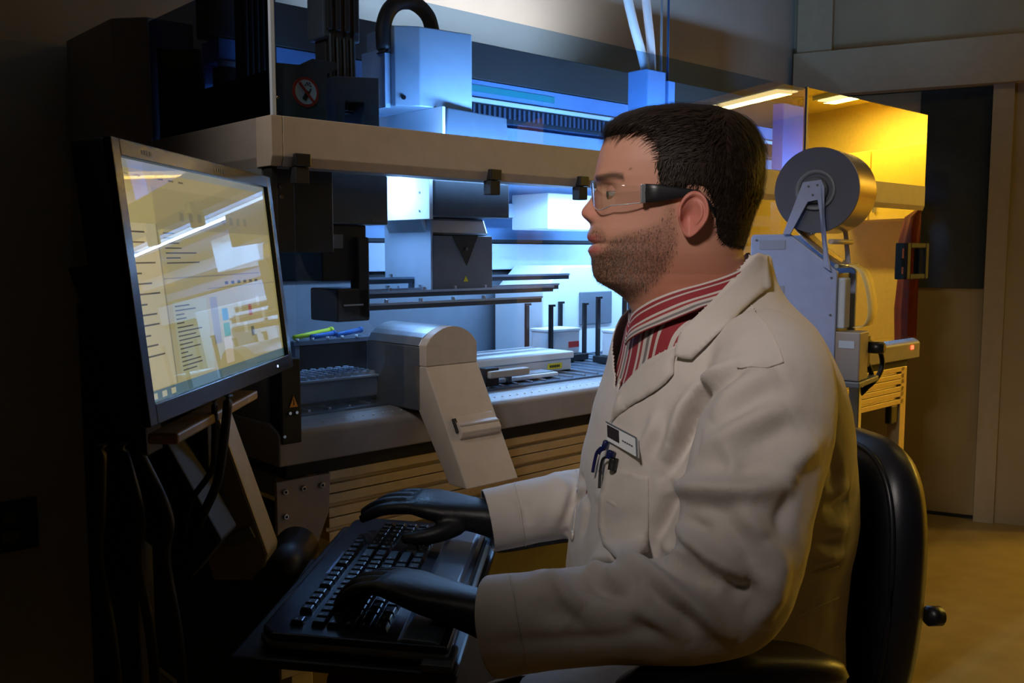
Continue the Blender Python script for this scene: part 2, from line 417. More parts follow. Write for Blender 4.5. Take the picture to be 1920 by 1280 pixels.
# lower front pane, its black clips, the dark corner bracket
pane('front_pane', (0.045, 1.30), (0.006, 0.009), (0.868, 1.325), CG, ws)
fp2 = pane('front_pane', (1.31, ML - 0.02), (0.006, 0.009), (0.868, 1.325), RG, ws)
for x in (0.040, 0.487, 0.752, 1.10):
    k = box('pane_clip', (x, x + 0.030), (-0.010, 0.012), (1.318, 1.340), BLACK, ws, 0.002)
    box('clip_jaw', (x + 0.001, x + 0.028), (-0.007, 0.016), (1.288, 1.317), BLACKM, k, 0.002)
br = box('corner_bracket', (0.004, 0.044), (-0.004, 0.040), (0.835, 0.985), BLACKM, ws, 0.003)
tri = [(0.020, 0.900), (0.036, 0.900), (0.028, 0.920)]
prism('warning_label', tri, 'y', -0.0055, -0.0045, mat('amber_label', (0.75, 0.33, 0.02), 0.5, var=0.1), br, 0)
prism('label_mark', [(0.0272, 0.9035), (0.0288, 0.9035), (0.0284, 0.914), (0.0276, 0.914)], 'y', -0.0060, -0.0055, BLACKM, br, 0)
for x, z in ((0.020, 0.890), (0.033, 0.890), (0.008, 0.850)):
    cyl('bolt', (x, -0.004, z), (x, -0.0075, z), 0.0028, CHROME, br, n=10)
box('corner_post', (0.004, 0.016), (0.012, 0.040), (0.985, 1.317), BLACKM, ws, 0.001)
cyl('side_bolt', (0.0, 0.02, 0.812), (-0.002, 0.02, 0.812), 0.003, CHROME, ws, n=10)
for x, y, z in ((0.014, 0.0, 1.432), (0.03, 0.028, 1.41)):
    cyl('apron_screw', (x, y + 0.004, z), (x, y - 0.001, z), 0.0026, CHROME, ws, n=10)
# prohibition sticker on the apron
st = cyl('no_phones_sticker', (0.085, 0.0298, 1.452), (0.085, 0.0288, 1.452), 0.0262, RED, ws, n=40)
STW = mat('sticker_cream', (0.88, 0.76, 0.68), 0.5, var=0.04)
cyl('sticker_field', (0.085, 0.0288, 1.452), (0.085, 0.0283, 1.452), 0.0212, STW, st, n=40)
box('phone_mark', (0.082, 0.090), (0.0277, 0.0283), (1.437, 1.455), BLACKM, st, 0.0008, mtx=Matrix.Translation((0.085, 0, 1.448)) @ Matrix.Rotation(R(28), 4, 'Y') @ Matrix.Translation((-0.085, 0, -1.448)))
box('antenna_mark', (0.0875, 0.0895), (0.0277, 0.0283), (1.453, 1.462), BLACKM, st, 0, mtx=Matrix.Translation((0.085, 0, 1.448)) @ Matrix.Rotation(R(28), 4, 'Y') @ Matrix.Translation((-0.085, 0, -1.448)))
for i, (dx, dz) in enumerate(((-0.001, 0.012), (0.004, 0.013), (0.009, 0.011), (0.002, 0.016), (0.007, 0.016))):
    cyl('wave_mark', (0.085 + dx, 0.0283, 1.452 + dz), (0.085 + dx, 0.0278, 1.452 + dz), 0.0016, CHAR, st, n=8)
box('sticker_bar', (0.0825, 0.0875), (0.0268, 0.0276), (1.4315, 1.4725), RED, st, 0, mtx=Matrix.Translation((0.085, 0, 1.452)) @ Matrix.Rotation(R(-42), 4, 'Y') @ Matrix.Translation((-0.085, 0, -1.452)))
# black hose bundle and cable carriers rising at the left
def carrier(name, x, y, z0, z1, w, d, ribs):
    b = box(name, (x, x + w), (y, y + d), (z0, z1), BLACKM, ws, 0.003)
    for i in range(ribs):
        xx = x + (i + 0.5) * w / ribs
        tube('hose', [(xx, y - 0.006, z0 + 0.004), (xx, y - 0.008, (z0+z1)/2), (xx, y - 0.006, z1 - 0.004)], 0.42 * w / ribs, RUBBER, b, 8, True, 4)
    return b
carrier('hose_bundle', 0.127, 0.35, 1.40, 1.86, 0.075, 0.03, 6)
carrier('cable_column', 0.186, 0.125, 1.44, 1.60, 0.062, 0.04, 4)
uc = box('cable_clamp', (0.176, 0.258), (0.115, 0.175), (1.575, 1.72), CHAR, ws, 0.004)
for i in range(4): box('clamp_rib', (0.180 + i*0.020, 0.190 + i*0.020), (0.106, 0.115), (1.59, 1.72), BLACKM, uc, 0.002)
box('lit_post', (0.116, 0.162), (0.50, 0.51), (1.403, 1.602), BLUEP, ws, 0.001)
box('lit_shelf', (0.163, 0.30), (0.50, 0.51), (1.403, 1.560), BLUED, ws, 0.001)
# left arm: dark head box, gripper, tool
a1 = prism('dark_arm_head', [(0.15, 1.225), (0.308, 1.225), (0.308, 1.322), (0.15, 1.322)], 'y', 0.10, 0.46, CHAR, ws, 0.003)
box('head_label', (0.268, 0.300), (0.0985, 0.0998), (1.231, 1.236), mat('faint_print', (0.10, 0.11, 0.12), 0.5), a1, 0)
box('side_plate', (0.030, 0.150), (0.05, 0.06), (1.17, 1.33), mat('dark_slate', (0.022, 0.026, 0.042), 0.4, var=0.1), a1, 0.002)
for z in (1.268, 1.286): cyl('plate_bolt', (0.042, 0.05, z), (0.042, 0.045, z), 0.0038, CHROME, a1, n=10)
a1g = box('gripper_block', (0.160, 0.262), (0.11, 0.30), (1.115, 1.224), BLACKM, a1, 0.003)
box('gripper_tag', (0.185, 0.207), (0.1085, 0.1098), (1.178, 1.205), SLATE, a1g, 0)
box('gripper_finger', (0.235, 0.262), (0.10, 0.13), (1.04, 1.20), BLACKM, a1g, 0.003)
box('gripper_foot', (0.185, 0.262), (0.10, 0.20), (1.035, 1.10), BLACK, a1g, 0.004)
box('gripper_slot', (0.200, 0.245), (0.0985, 0.0998), (1.066, 1.069), STEEL, a1g, 0)
# carrier rails below the arms
for k, (y, z) in enumerate(((0.16, 1.062), (0.19, 1.085), (0.24, 1.088), (0.27, 1.112))):
    r_ = box('carrier_rail', (0.25 + 0.03*k, 0.80 + 0.07*k), (y, y + 0.02), (z - 0.012, z + 0.002), CHAR, ws, 0.001)
    box('rail_edge', (0.25 + 0.03*k, 0.80 + 0.07*k), (y - 0.003, y), (z - 0.002, z + 0.003), LGREY, r_, 0)
    for i in range(4): box('rail_knob', (0.34 + i*0.09 + 0.03*k, 0.346 + i*0.09 + 0.03*k), (y - 0.004, y + 0.004), (z + 0.003, z + 0.010), STEEL, r_, 0.001)
# right arm: white side plate, dark head box, steel body with a triangular window
a2 = box('dark_head_box', (0.466, 0.684), (0.15, 0.36), (1.249, 1.327), CHAR, ws, 0.003)
box('head_label', (0.640, 0.672), (0.1485, 0.1498), (1.254, 1.259), MATS['faint_print'], a2, 0)
sp = box('white_side_plate', (0.455, 0.465), (0.155, 0.34), (1.242, 1.345), WHITE, a2, 0.001)
for y, z in ((0.19, 1.26), (0.19, 1.30)): cyl('plate_screw', (0.455, y, z), (0.4535, y, z), 0.0028, STEEL, sp, n=8)
bd = box('steel_body', (0.503, 0.680), (0.205, 0.385), (1.082, 1.208), SLATE, ws, 0.002)
prism('body_collar', [(0.500, 1.209), (0.683, 1.209), (0.668, 1.248), (0.480, 1.248)], 'y', 0.22, 0.37, STEEL, bd, 0.006)
box('body_side', (0.497, 0.5025), (0.206, 0.384), (1.082, 1.244), LGREY, bd, 0.001)
for y in (0.225, 0.33): cyl('body_screw', (0.497, y, 1.09), (0.4955, y, 1.09), 0.003, STEEL, bd, n=8)
prism('triangle_window', [(0.558, 1.208), (0.634, 1.208), (0.600, 1.140)], 'y', 0.2035, 0.2049, BLACK, bd, 0)
cyl('window_knob', (0.598, 0.2035, 1.178), (0.598, 0.200, 1.178), 0.004, CHAR, bd, n=10)
prism('warning_triangle', [(0.590, 1.103), (0.604, 1.103), (0.597, 1.116)], 'y', 0.2035, 0.2049, YELLOW, bd, 0)
# upper gantry housing with cable loop
gh = prism('gantry_housing', [(0.425, 0.26), (0.425, 0.235), (0.455, 0.215), (0.470, 0.205), (0.600, 0.185), (0.606, 0.19), (0.606, 0.34), (0.425, 0.34)], 'z', 1.487, 1.657, mat('satin_alloy', (0.55, 0.60, 0.66), 0.38, 0.25, var=0.04), ws, 0.002)
box('housing_back', (0.410, 0.4245), (0.25, 0.34), (1.484, 1.61), LGREY, gh, 0.001)
cyl('housing_port', (0.440, 0.2235, 1.505), (0.438, 0.2205, 1.505), 0.005, BLACK, gh, n=12)
tube('cable_loop', [(0.415, 0.26, 1.60), (0.415, 0.26, 1.66), (0.440, 0.26, 1.705), (0.490, 0.26, 1.722), (0.535, 0.26, 1.700), (0.552, 0.26, 1.655)], 0.017, RUBBER, gh, 10)
gp = box('bright_side_plate', (0.503, 0.511), (0.168, 0.43), (1.404, 1.487), WHITE, ws, 0.001)
gb = prism('dark_cover', [(0.512, 1.416), (0.700, 1.416), (0.695, 1.480), (0.520, 1.486)], 'y', 0.17, 0.40, CHAR, ws, 0.003)
box('cover_base', (0.505, 0.705), (0.165, 0.40), (1.405, 1.415), WHITE, ws, 0.001)
nb = prism('notched_bracket', [(0.182, 1.403), (0.200, 1.403), (0.200, 1.458), (0.247, 1.460), (0.247, 1.403), (0.280, 1.403), (0.280, 1.508), (0.182, 1.500)], 'y', 0.085, 0.20, CHAR, ws, 0.002)
# blue support post, lower hanging white box, blue divider
up = box('support_post', (1.24, 1.32), (0.20, 0.27), (1.38, 1.668), BLUEP, ws, 0.003)
box('post_flange', (1.345, 1.375), (0.21, 0.25), (1.38, 1.65), BLUEP, up, 0.002)
box('hanging_box', (1.06, 1.36), (0.40, 0.55), (1.235, 1.335), WHITE, ws, 0.003)
bdv = box('blue_divider', (1.93, 2.09), (0.20, 0.24), (0.873, 1.65), BLUED, ws, 0.002)
# barcode loader: housing, arched cap, sloping chute with a handle
AH = box('loader_housing', (0.276, 0.403), (-0.045, 0.135), (0.868, 0.992), CHAR, ws, 0.003)
arch = [(0.276, 0.955), (0.276, 0.995)] + [(0.276 + 0.127 * t, 0.995 + 0.034 * math.sin(math.pi * t) ** 0.7) for t in [i/12 for i in range(1, 12)]] + [(0.403, 0.995), (0.403, 0.955)]
prism('loader_front', arch, 'y', -0.062, -0.040, BEIGE, AH, 0.002)
prism('loader_cap', [(0.277, 0.993)] + arch[2:-2] + [(0.402, 0.993)], 'y', -0.039, 0.135, STEEL, AH, 0.001)
prism('chute', [(-0.062, 0.955), (-0.180, 0.742), (-0.128, 0.742), (-0.038, 0.868), (-0.020, 0.955)], 'x', 0.276, 0.404, BEIGE, AH, 0.002)
cdir = Vector((0, -0.118, -0.213)).normalized(); cn = Vector((0, -0.213, 0.118)).normalized()
hc = Vector((0.345, -0.062, 0.955)) + cdir * 0.125
hm = Matrix((Vector((1, 0, 0)), cdir, cn)).transposed().to_4x4(); hm.translation = hc
hpoly = [(-0.022, 0.0), (-0.020, 0.003), (-0.006, 0.006), (0.000, 0.013), (0.016, 0.014), (0.024, 0.008), (0.026, 0.0)]
prism('chute_handle', hpoly, 'x', -0.048, 0.050, BEIGE, AH, 0.0015, mtx=hm)
prism('handle_groove', [(-0.003, 0.0055), (0.001, 0.0145), (0.004, 0.0145), (0.000, 0.0055)], 'x', -0.047, 0.049, BEIGE2, AH, 0, mtx=hm)
box('handle_recess', (-0.052, -0.044), (-0.016, 0.012), (0.0005, 0.006), BLACKM, AH, 0.001, mtx=hm)
# status light and pull handle at the far right end
box('status_light', (2.475, 2.495), (-0.003, 0.001), (0.828, 0.842), mat('red_led', (0.6, 0.02, 0.01), 0.4, emit=(1, 0.05, 0.02), estr=6), ws, 0.001)
bm = bmesh.new()
for x, z in (((2.385, 2.412), (1.077, 1.203)), ((2.530, 2.556), (1.077, 1.203)), ((2.412, 2.530), (1.185, 1.203)), ((2.412, 2.530), (1.077, 1.095))):
    bm_box(bm, x, (-0.016, -0.002), z, 0.003, 1)
ph = frombm('pull_handle', bm, BLACKM, ws)
box('handle_mount', (2.39, 2.408), (-0.002, 0.006), (1.12, 1.15), BLACKM, ph, 0.001)

# white hoses and thin cables that hang from the ceiling into the post
def mtube(name, pts, r, m, label, cat, group=None, flat=1.0):
    o = tube(name, [mw(*p) for p in pts], r, m, None, 10, True, 8, flat)
    return tag(o, label, cat, group)
mtube('air_hose', [(1.28, 0.235, 1.655), (1.26, 0.24, 1.72), (1.235, 0.25, 1.80), (1.215, 0.26, 1.90), (1.21, 0.27, 2.1), (1.21, 0.28, 2.75)], 0.013, WHITE, 'curved white hose running from ceiling into blue post', 'hose')
mtube('straight_hose', [(1.302, 0.235, 1.655), (1.30, 0.24, 1.75), (1.285, 0.25, 1.9), (1.28, 0.26, 2.1), (1.28, 0.27, 2.75)], 0.012, mat('pinkish_white', (0.75, 0.70, 0.72), 0.4), 'straight pinkish white hose beside the curved one', 'hose')
mtube('hanging_cable', [(1.335, 0.23, 1.40), (1.335, 0.23, 1.9), (1.335, 0.23, 2.75)], 0.0035, SLATE, 'thin grey cable left of two beside the white hoses', 'cable')
mtube('hanging_cable', [(1.365, 0.23, 1.40), (1.365, 0.23, 1.9), (1.365, 0.23, 2.75)], 0.0035, BLUED, 'thin bluish cable right of two beside the white hoses', 'cable')

# ------------------------------------------------------------------ bench of aluminium profiles under the machine
bench = empty('profile_bench', MO, MROT, 'aluminium profile bench carrying the lab robot', 'bench')
def rail(name, x, y, z, axis):
    r_ = box(name, x, y, z, ALU, bench, 0.002)
    return r_
DARKSLOT = mat('slot_shadow', (0.10, 0.085, 0.06), 0.6, 0.3, var=0.05)
def slotted(x0, x1, z0, z1):
    h = z1 - z0; a = z0 + h * 0.40; b = z0 + h * 0.60
    # C-shaped front: two lips and a recessed slot
    poly = [(0.03, z0), (0.03, a), (0.042, a), (0.042, b), (0.03, b), (0.03, z1), (0.075, z1), (0.075, z0)]
    prism('front_rail', poly, 'x', x0, x1, ALU, bench, 0.0012)
slotted(0.116, ML - 0.05, 0.722, 0.764)
slotted(0.116, ML - 0.05, 0.676, 0.720)
slotted(0.116, ML - 0.05, 0.630, 0.674)
pl = prism('corner_plate', [(0.004, 0.40), (0.004, 0.764), (0.116, 0.764), (0.110, 0.690), (0.085, 0.640), (0.085, 0.40)], 'y', 0.020, 0.029, BEIGE, bench, 0.0015)
for x, z in ((0.020, 0.745), (0.057, 0.745), (0.095, 0.745), (0.020, 0.700), (0.020, 0.655), (0.020, 0.61)):
    cyl('plate_bolt', (x, 0.020, z), (x, 0.0145, z), 0.0058, CHROME, pl, n=14, bevel=0.0015)
    cyl('bolt_socket', (x, 0.0145, z), (x, 0.0140, z), 0.0028, BLACKM, pl, n=6)
prism('plate_slot', [(0.060, 0.585), (0.070, 0.585), (0.070, 0.630), (0.063, 0.622)], 'y', 0.0185, 0.0199, mat('brown_slot', (0.05, 0.025, 0.01), 0.7), pl, 0)
for x, y in ((0.03, 0.03), (ML - 0.075, 0.03), (0.03, 0.76), (ML - 0.075, 0.76)):
    box('leg', (x, x + 0.045), (y, y + 0.045), (0.012, 0.763), ALU, bench, 0.002)
    cyl('foot', (x + 0.022, y + 0.022, 0.0), (x + 0.022, y + 0.022, 0.013), 0.028, BLACK, bench)
for z in ((0.722, 0.764), (0.15, 0.19)):
    box('side_rail', (0.03, 0.075), (0.08, 0.76), z, mat('dull_aluminium', (0.30, 0.29, 0.27), 0.5, 0.4, var=0.08), bench, 0.002)
    box('side_rail', (ML - 0.075, ML - 0.03), (0.08, 0.76), z, ALU, bench, 0.002)
box('rear_rail', (0.08, ML - 0.08), (0.76, 0.80), (0.70, 0.762), ALU, bench, 0.002)
box('side_panel', (0.034, 0.040), (0.08, 0.75), (0.20, 0.71), BLACKM, bench, 0.001)
box('rear_panel', (0.08, ML - 0.08), (0.70, 0.71), (0.05, 0.72), mat('grey_panel', (0.22, 0.19, 0.12), 0.6, var=0.06), bench, 0.001)
box('gusset', (ML - 0.13, ML - 0.076), (0.036, 0.060), (0.56, 0.629), BLACK, bench, 0.006)

# ------------------------------------------------------------------ labware on the deck
def place(name, x, y, z, label, cat, group=None, rz=0.0):
    return empty(name, mw(x, y, z), MROT + rz, label, cat, group)
DZ = 0.877
# black wire-frame tube rack behind the tip tray
tk = place('tube_rack', 0.335, 0.35, DZ, 'dark framed tube rack behind the grey tip tray', 'rack')
RF = mat('rack_frame', (0.16, 0.19, 0.25), 0.4, 0.3, var=0.08)
box('rack_box', (-0.095, 0.095), (0.01, 0.08), (0.004, 0.088), BLACKM, tk, 0.001)
box('top_frame', (-0.105, 0.105), (-0.002, 0.09), (0.090, 0.100), RF, tk, 0.001)
for x in (-0.102, 0.090): box('frame_post', (x, x + 0.012), (0.0, 0.012), (0.0, 0.09), RF, tk, 0.001)
for i in range(6): cyl('rack_pin', (-0.095 + i*0.038, 0.0, 0.100), (-0.095 + i*0.038, 0.0, 0.106), 0.0035, WHITE, tk, n=8)
NEON = mat('neon_yellow', (0.75, 0.90, 0.05), 0.4, var=0.04); TB = mat('cobalt_plastic', (0.03, 0.16, 0.50), 0.4, var=0.05)
def barrel(name, a, b, m, lab):
    e_ = place(name, a[0], a[1], a[2], lab, 'tube')
    d = Vector(b) - Vector(a)
    cyl('shaft', (0, 0, 0), d, 0.0058, m, e_, n=10, bevel=0.001)
    cyl('cap', d * 0.97, d * 1.06, 0.0072, m, e_, n=10, bevel=0.001)
barrel('sample_tube', (0.238, 0.362, DZ + 0.107), (0.345, 0.385, DZ + 0.117), NEON, 'neon yellow tube lying on the dark tube rack')
barrel('sample_tube', (0.275, 0.352, DZ + 0.107), (0.345, 0.372, DZ + 0.110), TB, 'shorter cobalt blue tube lying on the dark rack')
barrel('sample_tube', (0.345, 0.358, DZ + 0.107), (0.425, 0.385, DZ + 0.113), TB, 'longer cobalt blue tube next to the loader housing')
# grey tip tray
tt = place('tip_tray', 0.165, 0.16, DZ, 'grey ribbed pipette tip tray behind black corner bracket', 'tray')
box('tray_body', (-0.095, 0.115), (-0.06, 0.06), (0.006, 0.046), mat('tray_grey', (0.22, 0.25, 0.30), 0.4, var=0.06), tt, 0.003)
box('tray_foot', (-0.09, 0.11), (-0.055, 0.055), (0.0, 0.006), BLACKM, tt, 0)
box('tray_lip', (-0.102, 0.124), (-0.066, 0.066), (0.046, 0.050), LGREY, tt, 0.001)
bm = bmesh.new(); bm_cyl(bm, (0, 0, 0.050), (0, 0, 0.0565), 0.0072, 0.0060, 8)
tip = frombm('tip_collar', bm, LGREY, tt)
k = 0
for i in range(11):
    for j in range(6):
        c = tip if k == 0 else tip.copy()
        if k: COL.objects.link(c); c.parent = tt
        c.location = (-0.088 + i * 0.0195, -0.049 + j * 0.0195, 0); k += 1
# white lidded box with a yellow label and a brown handle bar
wb = place('lidded_box', 0.785, 0.235, DZ, 'long white lidded box with yellow label', 'box')
box('box_body', (-0.19, 0.12), (-0.075, 0.075), (0.0, 0.028), mat('pale_grey_plastic', (0.62, 0.66, 0.72), 0.35, var=0.03), wb, 0.003)
box('lid', (-0.195, 0.125), (-0.08, 0.08), (0.029, 0.046), WHITE, wb, 0.003)
yl_ = box('paper_label', (0.035, 0.085), (-0.0765, -0.0755), (0.006, 0.020), YELLOW, wb, 0)
for i in range(6): box('label_print', (0.042 + i*0.006, 0.0465 + i*0.006), (-0.0769, -0.0765), (0.010, 0.016), BLACKM, yl_, 0)
hb = place('carrier_handle', 0.60, 0.070, DZ, 'brown bar handle of a carrier before the white box', 'handle')
box('grip', (-0.055, 0.065), (-0.010, 0.012), (0.018, 0.034), BEIGE, hb, 0.003)
box('stem', (-0.06, -0.02), (0.0, 0.03), (0.0, 0.040), BLACKM, hb, 0.002)
box('stem', (0.02, 0.03), (0.012, 0.03), (0.0, 0.030), CHAR, hb, 0.002)
fl = place('flat_plate', 0.69, 0.120, DZ, 'flat translucent plate lying before the white box', 'plate')
box('plate_body', (-0.10, 0.10), (-0.028, 0.028), (0.0, 0.010), WHITE, fl, 0.003)
box('plate_well', (-0.09, 0.09), (-0.020, 0.020), (0.0101, 0.0125), mat('well_blue', (0.45, 0.55, 0.65), 0.3, var=0.05), fl, 0.001)
# stack holders with white plates stacks between black uprights
def holder(x, y, lab, redlab, h):
    e_ = place('stack_holder', x, y, DZ, lab, 'holder', 'black plate stack holders')
    box('holder_base', (-0.075, 0.075), (-0.055, 0.055), (0.0, 0.018), BLACKM, e_, 0.002)
    for sx in (-0.07, 0.06):
        for sy in (-0.05, 0.042):
            box('upright', (sx, sx + 0.012), (sy, sy + 0.008), (0.018, h), BLACK, e_, 0.001)
            box('upright_hook', (sx, sx + 0.02), (sy, sy + 0.008), (h, h + 0.006), BLACK, e_, 0.001)
    s_ = place('plate_stack_box', x, y, DZ + 0.018, 'white plate box with red label in the left stack holder' if redlab else 'white plate box in the right stack holder', 'box')
    box('box_body', (-0.056, 0.056), (-0.038, 0.038), (0.0, 0.062), WHITE, s_, 0.003)
    box('box_lid', (-0.058, 0.058), (-0.040, 0.040), (0.062, 0.070), WHITE, s_, 0.002)
    if redlab: box('red_label', (0.012, 0.052), (-0.0395, -0.0385), (0.018, 0.034), RED, s_, 0)
holder(1.02, 0.33, 'black upright holder around the box with red label', True, 0.15)
holder(1.13, 0.17, 'black upright holder nearest the striped shirt collar', False, 0.17)
# large white apparatus at the back of the deck
ap = place('white_analyser', 1.26, 0.48, DZ, 'large white analyser with chamfered top and grey window', 'analyser')
prism('shell', [(-0.24, 0.0), (-0.24, 0.185), (-0.16, 0.255), (0.30, 0.255), (0.30, 0.0)], 'y', -0.10, 0.10, WHITE, ap, 0.004)
box('window', (-0.095, 0.045), (-0.104, -0.1005), (0.085, 0.180), SLATE, ap, 0.002)
box('vent_slot', (-0.02, 0.02), (-0.1035, -0.1005), (0.215, 0.219), LGREY, ap, 0)
ds = place('deck_reader', 0.70, 0.50, DZ, 'small dark reader with a red light at deck rear', 'reader')
box('reader_body', (-0.07, 0.07), (-0.05, 0.05), (0.0, 0.05), CHAR, ds, 0.003)
box('reader_plate', (-0.025, 0.035), (-0.054, -0.050), (0.012, 0.034), LGREY, ds, 0.001)
cyl('reader_light', (-0.01, -0.02, 0.05), (-0.01, -0.02, 0.085), 0.003, MATS['red_led'], ds, n=8)

# ------------------------------------------------------------------ film sealer with a big roll, on a stand behind the man
SR = R(54)
sl = empty('film_sealer', (0.574, 2.25, 0.877), SR, 'blue grey film sealer with big grey roll, behind the man', 'lab device')
# local x: along the roll axis (away), local -y: to the right
SLB = mat('sealer_blue_grey', (0.27, 0.32, 0.50), 0.4, var=0.05)
SLD = mat('roll_dark', (0.060, 0.068, 0.105), 0.5, var=0.12, vscale=8)
FILM = mat('metallised_film', (0.55, 0.50, 0.42), 0.22, 0.7, var=0.06)
PAPER = mat('liner_paper', (0.90, 0.74, 0.34), 0.55, var=0.05)
pp = [(0.0, 0.0), (0.0, 0.328), (-0.006, 0.3355), (-0.095, 0.3355), (-0.207, 0.250), (-0.207, 0.0)]
sp1 = prism('side_panel', pp, 'x', 0.0, 0.012, SLB, sl, 0.002)
box('side_vent', (-0.0015, -0.0005), (-0.085, -0.022), (0.300, 0.322), mat('vent_grey', (0.22, 0.25, 0.34), 0.5), sp1, 0)
box('side_vent', (-0.0015, -0.0005), (-0.085, -0.050), (0.195, 0.215), MATS['vent_grey'], sp1, 0)
for y, z in ((-0.195, 0.235), (-0.195, 0.15), (-0.015, 0.322)): cyl('panel_screw', (0, y, z), (-0.002, y, z), 0.0028, CHAR, sp1, n=8)
prism('side_panel', pp, 'x', 0.150, 0.162, SLB, sl, 0.002)
box('inner_body', (0.013, 0.149), (-0.195, -0.004), (0.0, 0.245), SLATE, sl, 0.002)
box('front_cover', (0.016, 0.060), (-0.222, -0.196), (0.118, 0.235), LGREY, sl, 0.004)
lo = box('lower_module', (0.005, 0.075), (-0.262, -0.200), (0.0, 0.112), BEIGE2, sl, 0.003)
box('module_tag', (0.0035, 0.0045), (-0.250, -0.215), (0.075, 0.092), LGREY, lo, 0)
box('valve_block', (0.080, 0.140), (-0.250, -0.200), (0.02, 0.10), BLACK, sl, 0.004)
cyl('valve_knob', (0.11, -0.25, 0.07), (0.11, -0.29, 0.07), 0.014, BLACK, sl, bevel=0.003)
rc = Vector((0, -0.150, 0.436))
rl_ = cyl('film_roll', rc + Vector((0.014, 0, 0)), rc + Vector((0.150, 0, 0)), 0.098, FILM, sl, n=64, bevel=0.001)
cyl('roll_face', rc + Vector((0.0085, 0, 0)), rc + Vector((0.0138, 0, 0)), 0.0975, SLD, rl_, n=64)
bm = bmesh.new()
n_ = 40; prof = [(0.046, 0.0085), (0.046, 0.002), (0.041, 0.002), (0.037, 0.007)]
vs = [[bm.verts.new((x, rc.y + r_ * math.cos(2*math.pi*i/n_), rc.z + r_ * math.sin(2*math.pi*i/n_))) for i in range(n_)] for r_, x in prof]
for a_ in range(3):
    for i in range(n_): bm.faces.new((vs[a_][i], vs[a_][(i+1) % n_], vs[a_+1][(i+1) % n_], vs[a_+1][i]))
frombm('core_rim', bm, SLATE, rl_, True)
cyl('core_hub', rc + Vector((-0.004, 0, 0)), rc + Vector((0.0086, 0, 0)), 0.030, CHAR, rl_, n=32, bevel=0.002)
def arm_pair(x0, m):
    f = prism('roll_bracket', [(rc.y + 0.024, rc.z + 0.018), (rc.y - 0.018, rc.z + 0.022), (rc.y - 0.026, rc.z + 0.005), (-0.178, 0.262), (-0.196, 0.250), (rc.y - 0.012, rc.z - 0.022),
                               (rc.y + 0.012, rc.z - 0.026), (-0.100, 0.335), (-0.082, 0.335)], 'x', x0, x0 + 0.006, m, sl, 0.001)
    for y, z in ((0.010, 0.008), (-0.010, 0.010), (0.0, -0.012)): cyl('bracket_screw', (x0, rc.y + y, rc.z + z), (x0 - 0.002, rc.y + y, rc.z + z), 0.0025, CHAR, f, n=8)
arm_pair(-0.012, SLB); arm_pair(0.156, BEIGE)
cyl('guide_rod', (0.0, -0.190, 0.318), (0.165, -0.190, 0.318), 0.006, BEIGE, sl, n=12)
cyl('guide_rod', (0.0, -0.205, 0.262), (0.165, -0.205, 0.262), 0.005, STEEL, sl, n=12)
def web(name, prof, x0, x1, m, par):
    bm = bmesh.new(); q = catmull([(0, y, z) for y, z in prof], 6)
    A = [bm.verts.new((x0, p.y, p.z)) for p in q]; B = [bm.verts.new((x1, p.y, p.z)) for p in q]
    for i in range(len(q) - 1): bm.faces.new((A[i], A[i+1], B[i+1], B[i]))
    o = frombm(name, bm, m, par, True); s_ = o.modifiers.new('thick', 'SOLIDIFY'); s_.thickness = 0.0012
    return o
web('film_web', [(-0.085, 0.362), (-0.130, 0.315), (-0.190, 0.270), (-0.214, 0.262)], 0.03, 0.135, FILM, sl)
web('paper_tongue', [(-0.214, 0.264), (-0.240, 0.248), (-0.256, 0.205), (-0.262, 0.150), (-0.250, 0.122), (-0.228, 0.118)], 0.062, 0.140, PAPER, sl)
bm = bmesh.new()
std = empty('device_stand', (0.574, 2.25, 0.0), SR, 'narrow metal stand under the film sealer, hidden by the man', 'stand')
box('stand_top', (0.0, 0.165), (-0.265, 0.0), (0.862, 0.876), SLATE, std, 0.003)
for x in (0.01, 0.13):
    for y in (-0.23, -0.03): box('stand_leg', (x, x + 0.025), (y, y + 0.025), (0.0, 0.861), STEEL, std, 0.002)
def wtube(name, pts, r, m, label=None, cat=None, group=None, parent=None, n=8):
    o = tube(name, pts, r, m, parent, n, True, 8)
    return tag(o, label, cat, group)
wtube('power_cable', [(0.83, 2.20, 0.955), (0.86, 2.22, 0.955), (0.895, 2.25, 0.93), (0.90, 2.25, 0.89), (0.87, 2.24, 0.85), (0.80, 2.25, 0.80), (0.74, 2.3, 0.70)], 0.006, RUBBER, 'black cable looping out at the back of the film sealer, upper', 'cable')
wtube('power_cable', [(0.82, 2.20, 0.925), (0.85, 2.22, 0.91), (0.872, 2.24, 0.87), (0.85, 2.24, 0.83), (0.79, 2.26, 0.79), (0.73, 2.3, 0.66)], 0.006, RUBBER, 'black cable looping out at the back of the film sealer, lower', 'cable')

# ------------------------------------------------------------------ monitor
mr = Vector((math.sin(R(3.1)), math.cos(R(3.1)), 0)); mn0 = Vector((math.cos(R(3.1)), -math.sin(R(3.1)), 0))
tb = R(5.9)
mu_ = Vector((0, 0, 1)) * math.cos(tb) - mn0 * math.sin(tb); mnn = mn0 * math.cos(tb) + Vector((0, 0, 1)) * math.sin(tb)
mon = empty('computer_monitor', (0, 0, 0), 0, 'black widescreen monitor showing a pale software window', 'monitor')
MM = Matrix((mr, mu_, mnn)).transposed().to_4x4(); MM.translation = Vector((-0.379, 1.207, 1.140))
mon.matrix_world = MM
HW, HH = 0.2385, 0.1295
bm = bmesh.new()
bm_prism(bm, [(-HW-.018, HH+.018), (-HW-.018, -HH-.022), (HW+.018, -HH-.022), (HW+.018, HH+.018)], 'z', -0.040, -0.004, 0.004)
frombm('back_shell', bm, BLACKM, mon)
box('rear_bulge', (-0.16, 0.16), (-0.10, 0.08), (-0.062, -0.040), BLACKM, mon, 0.008)
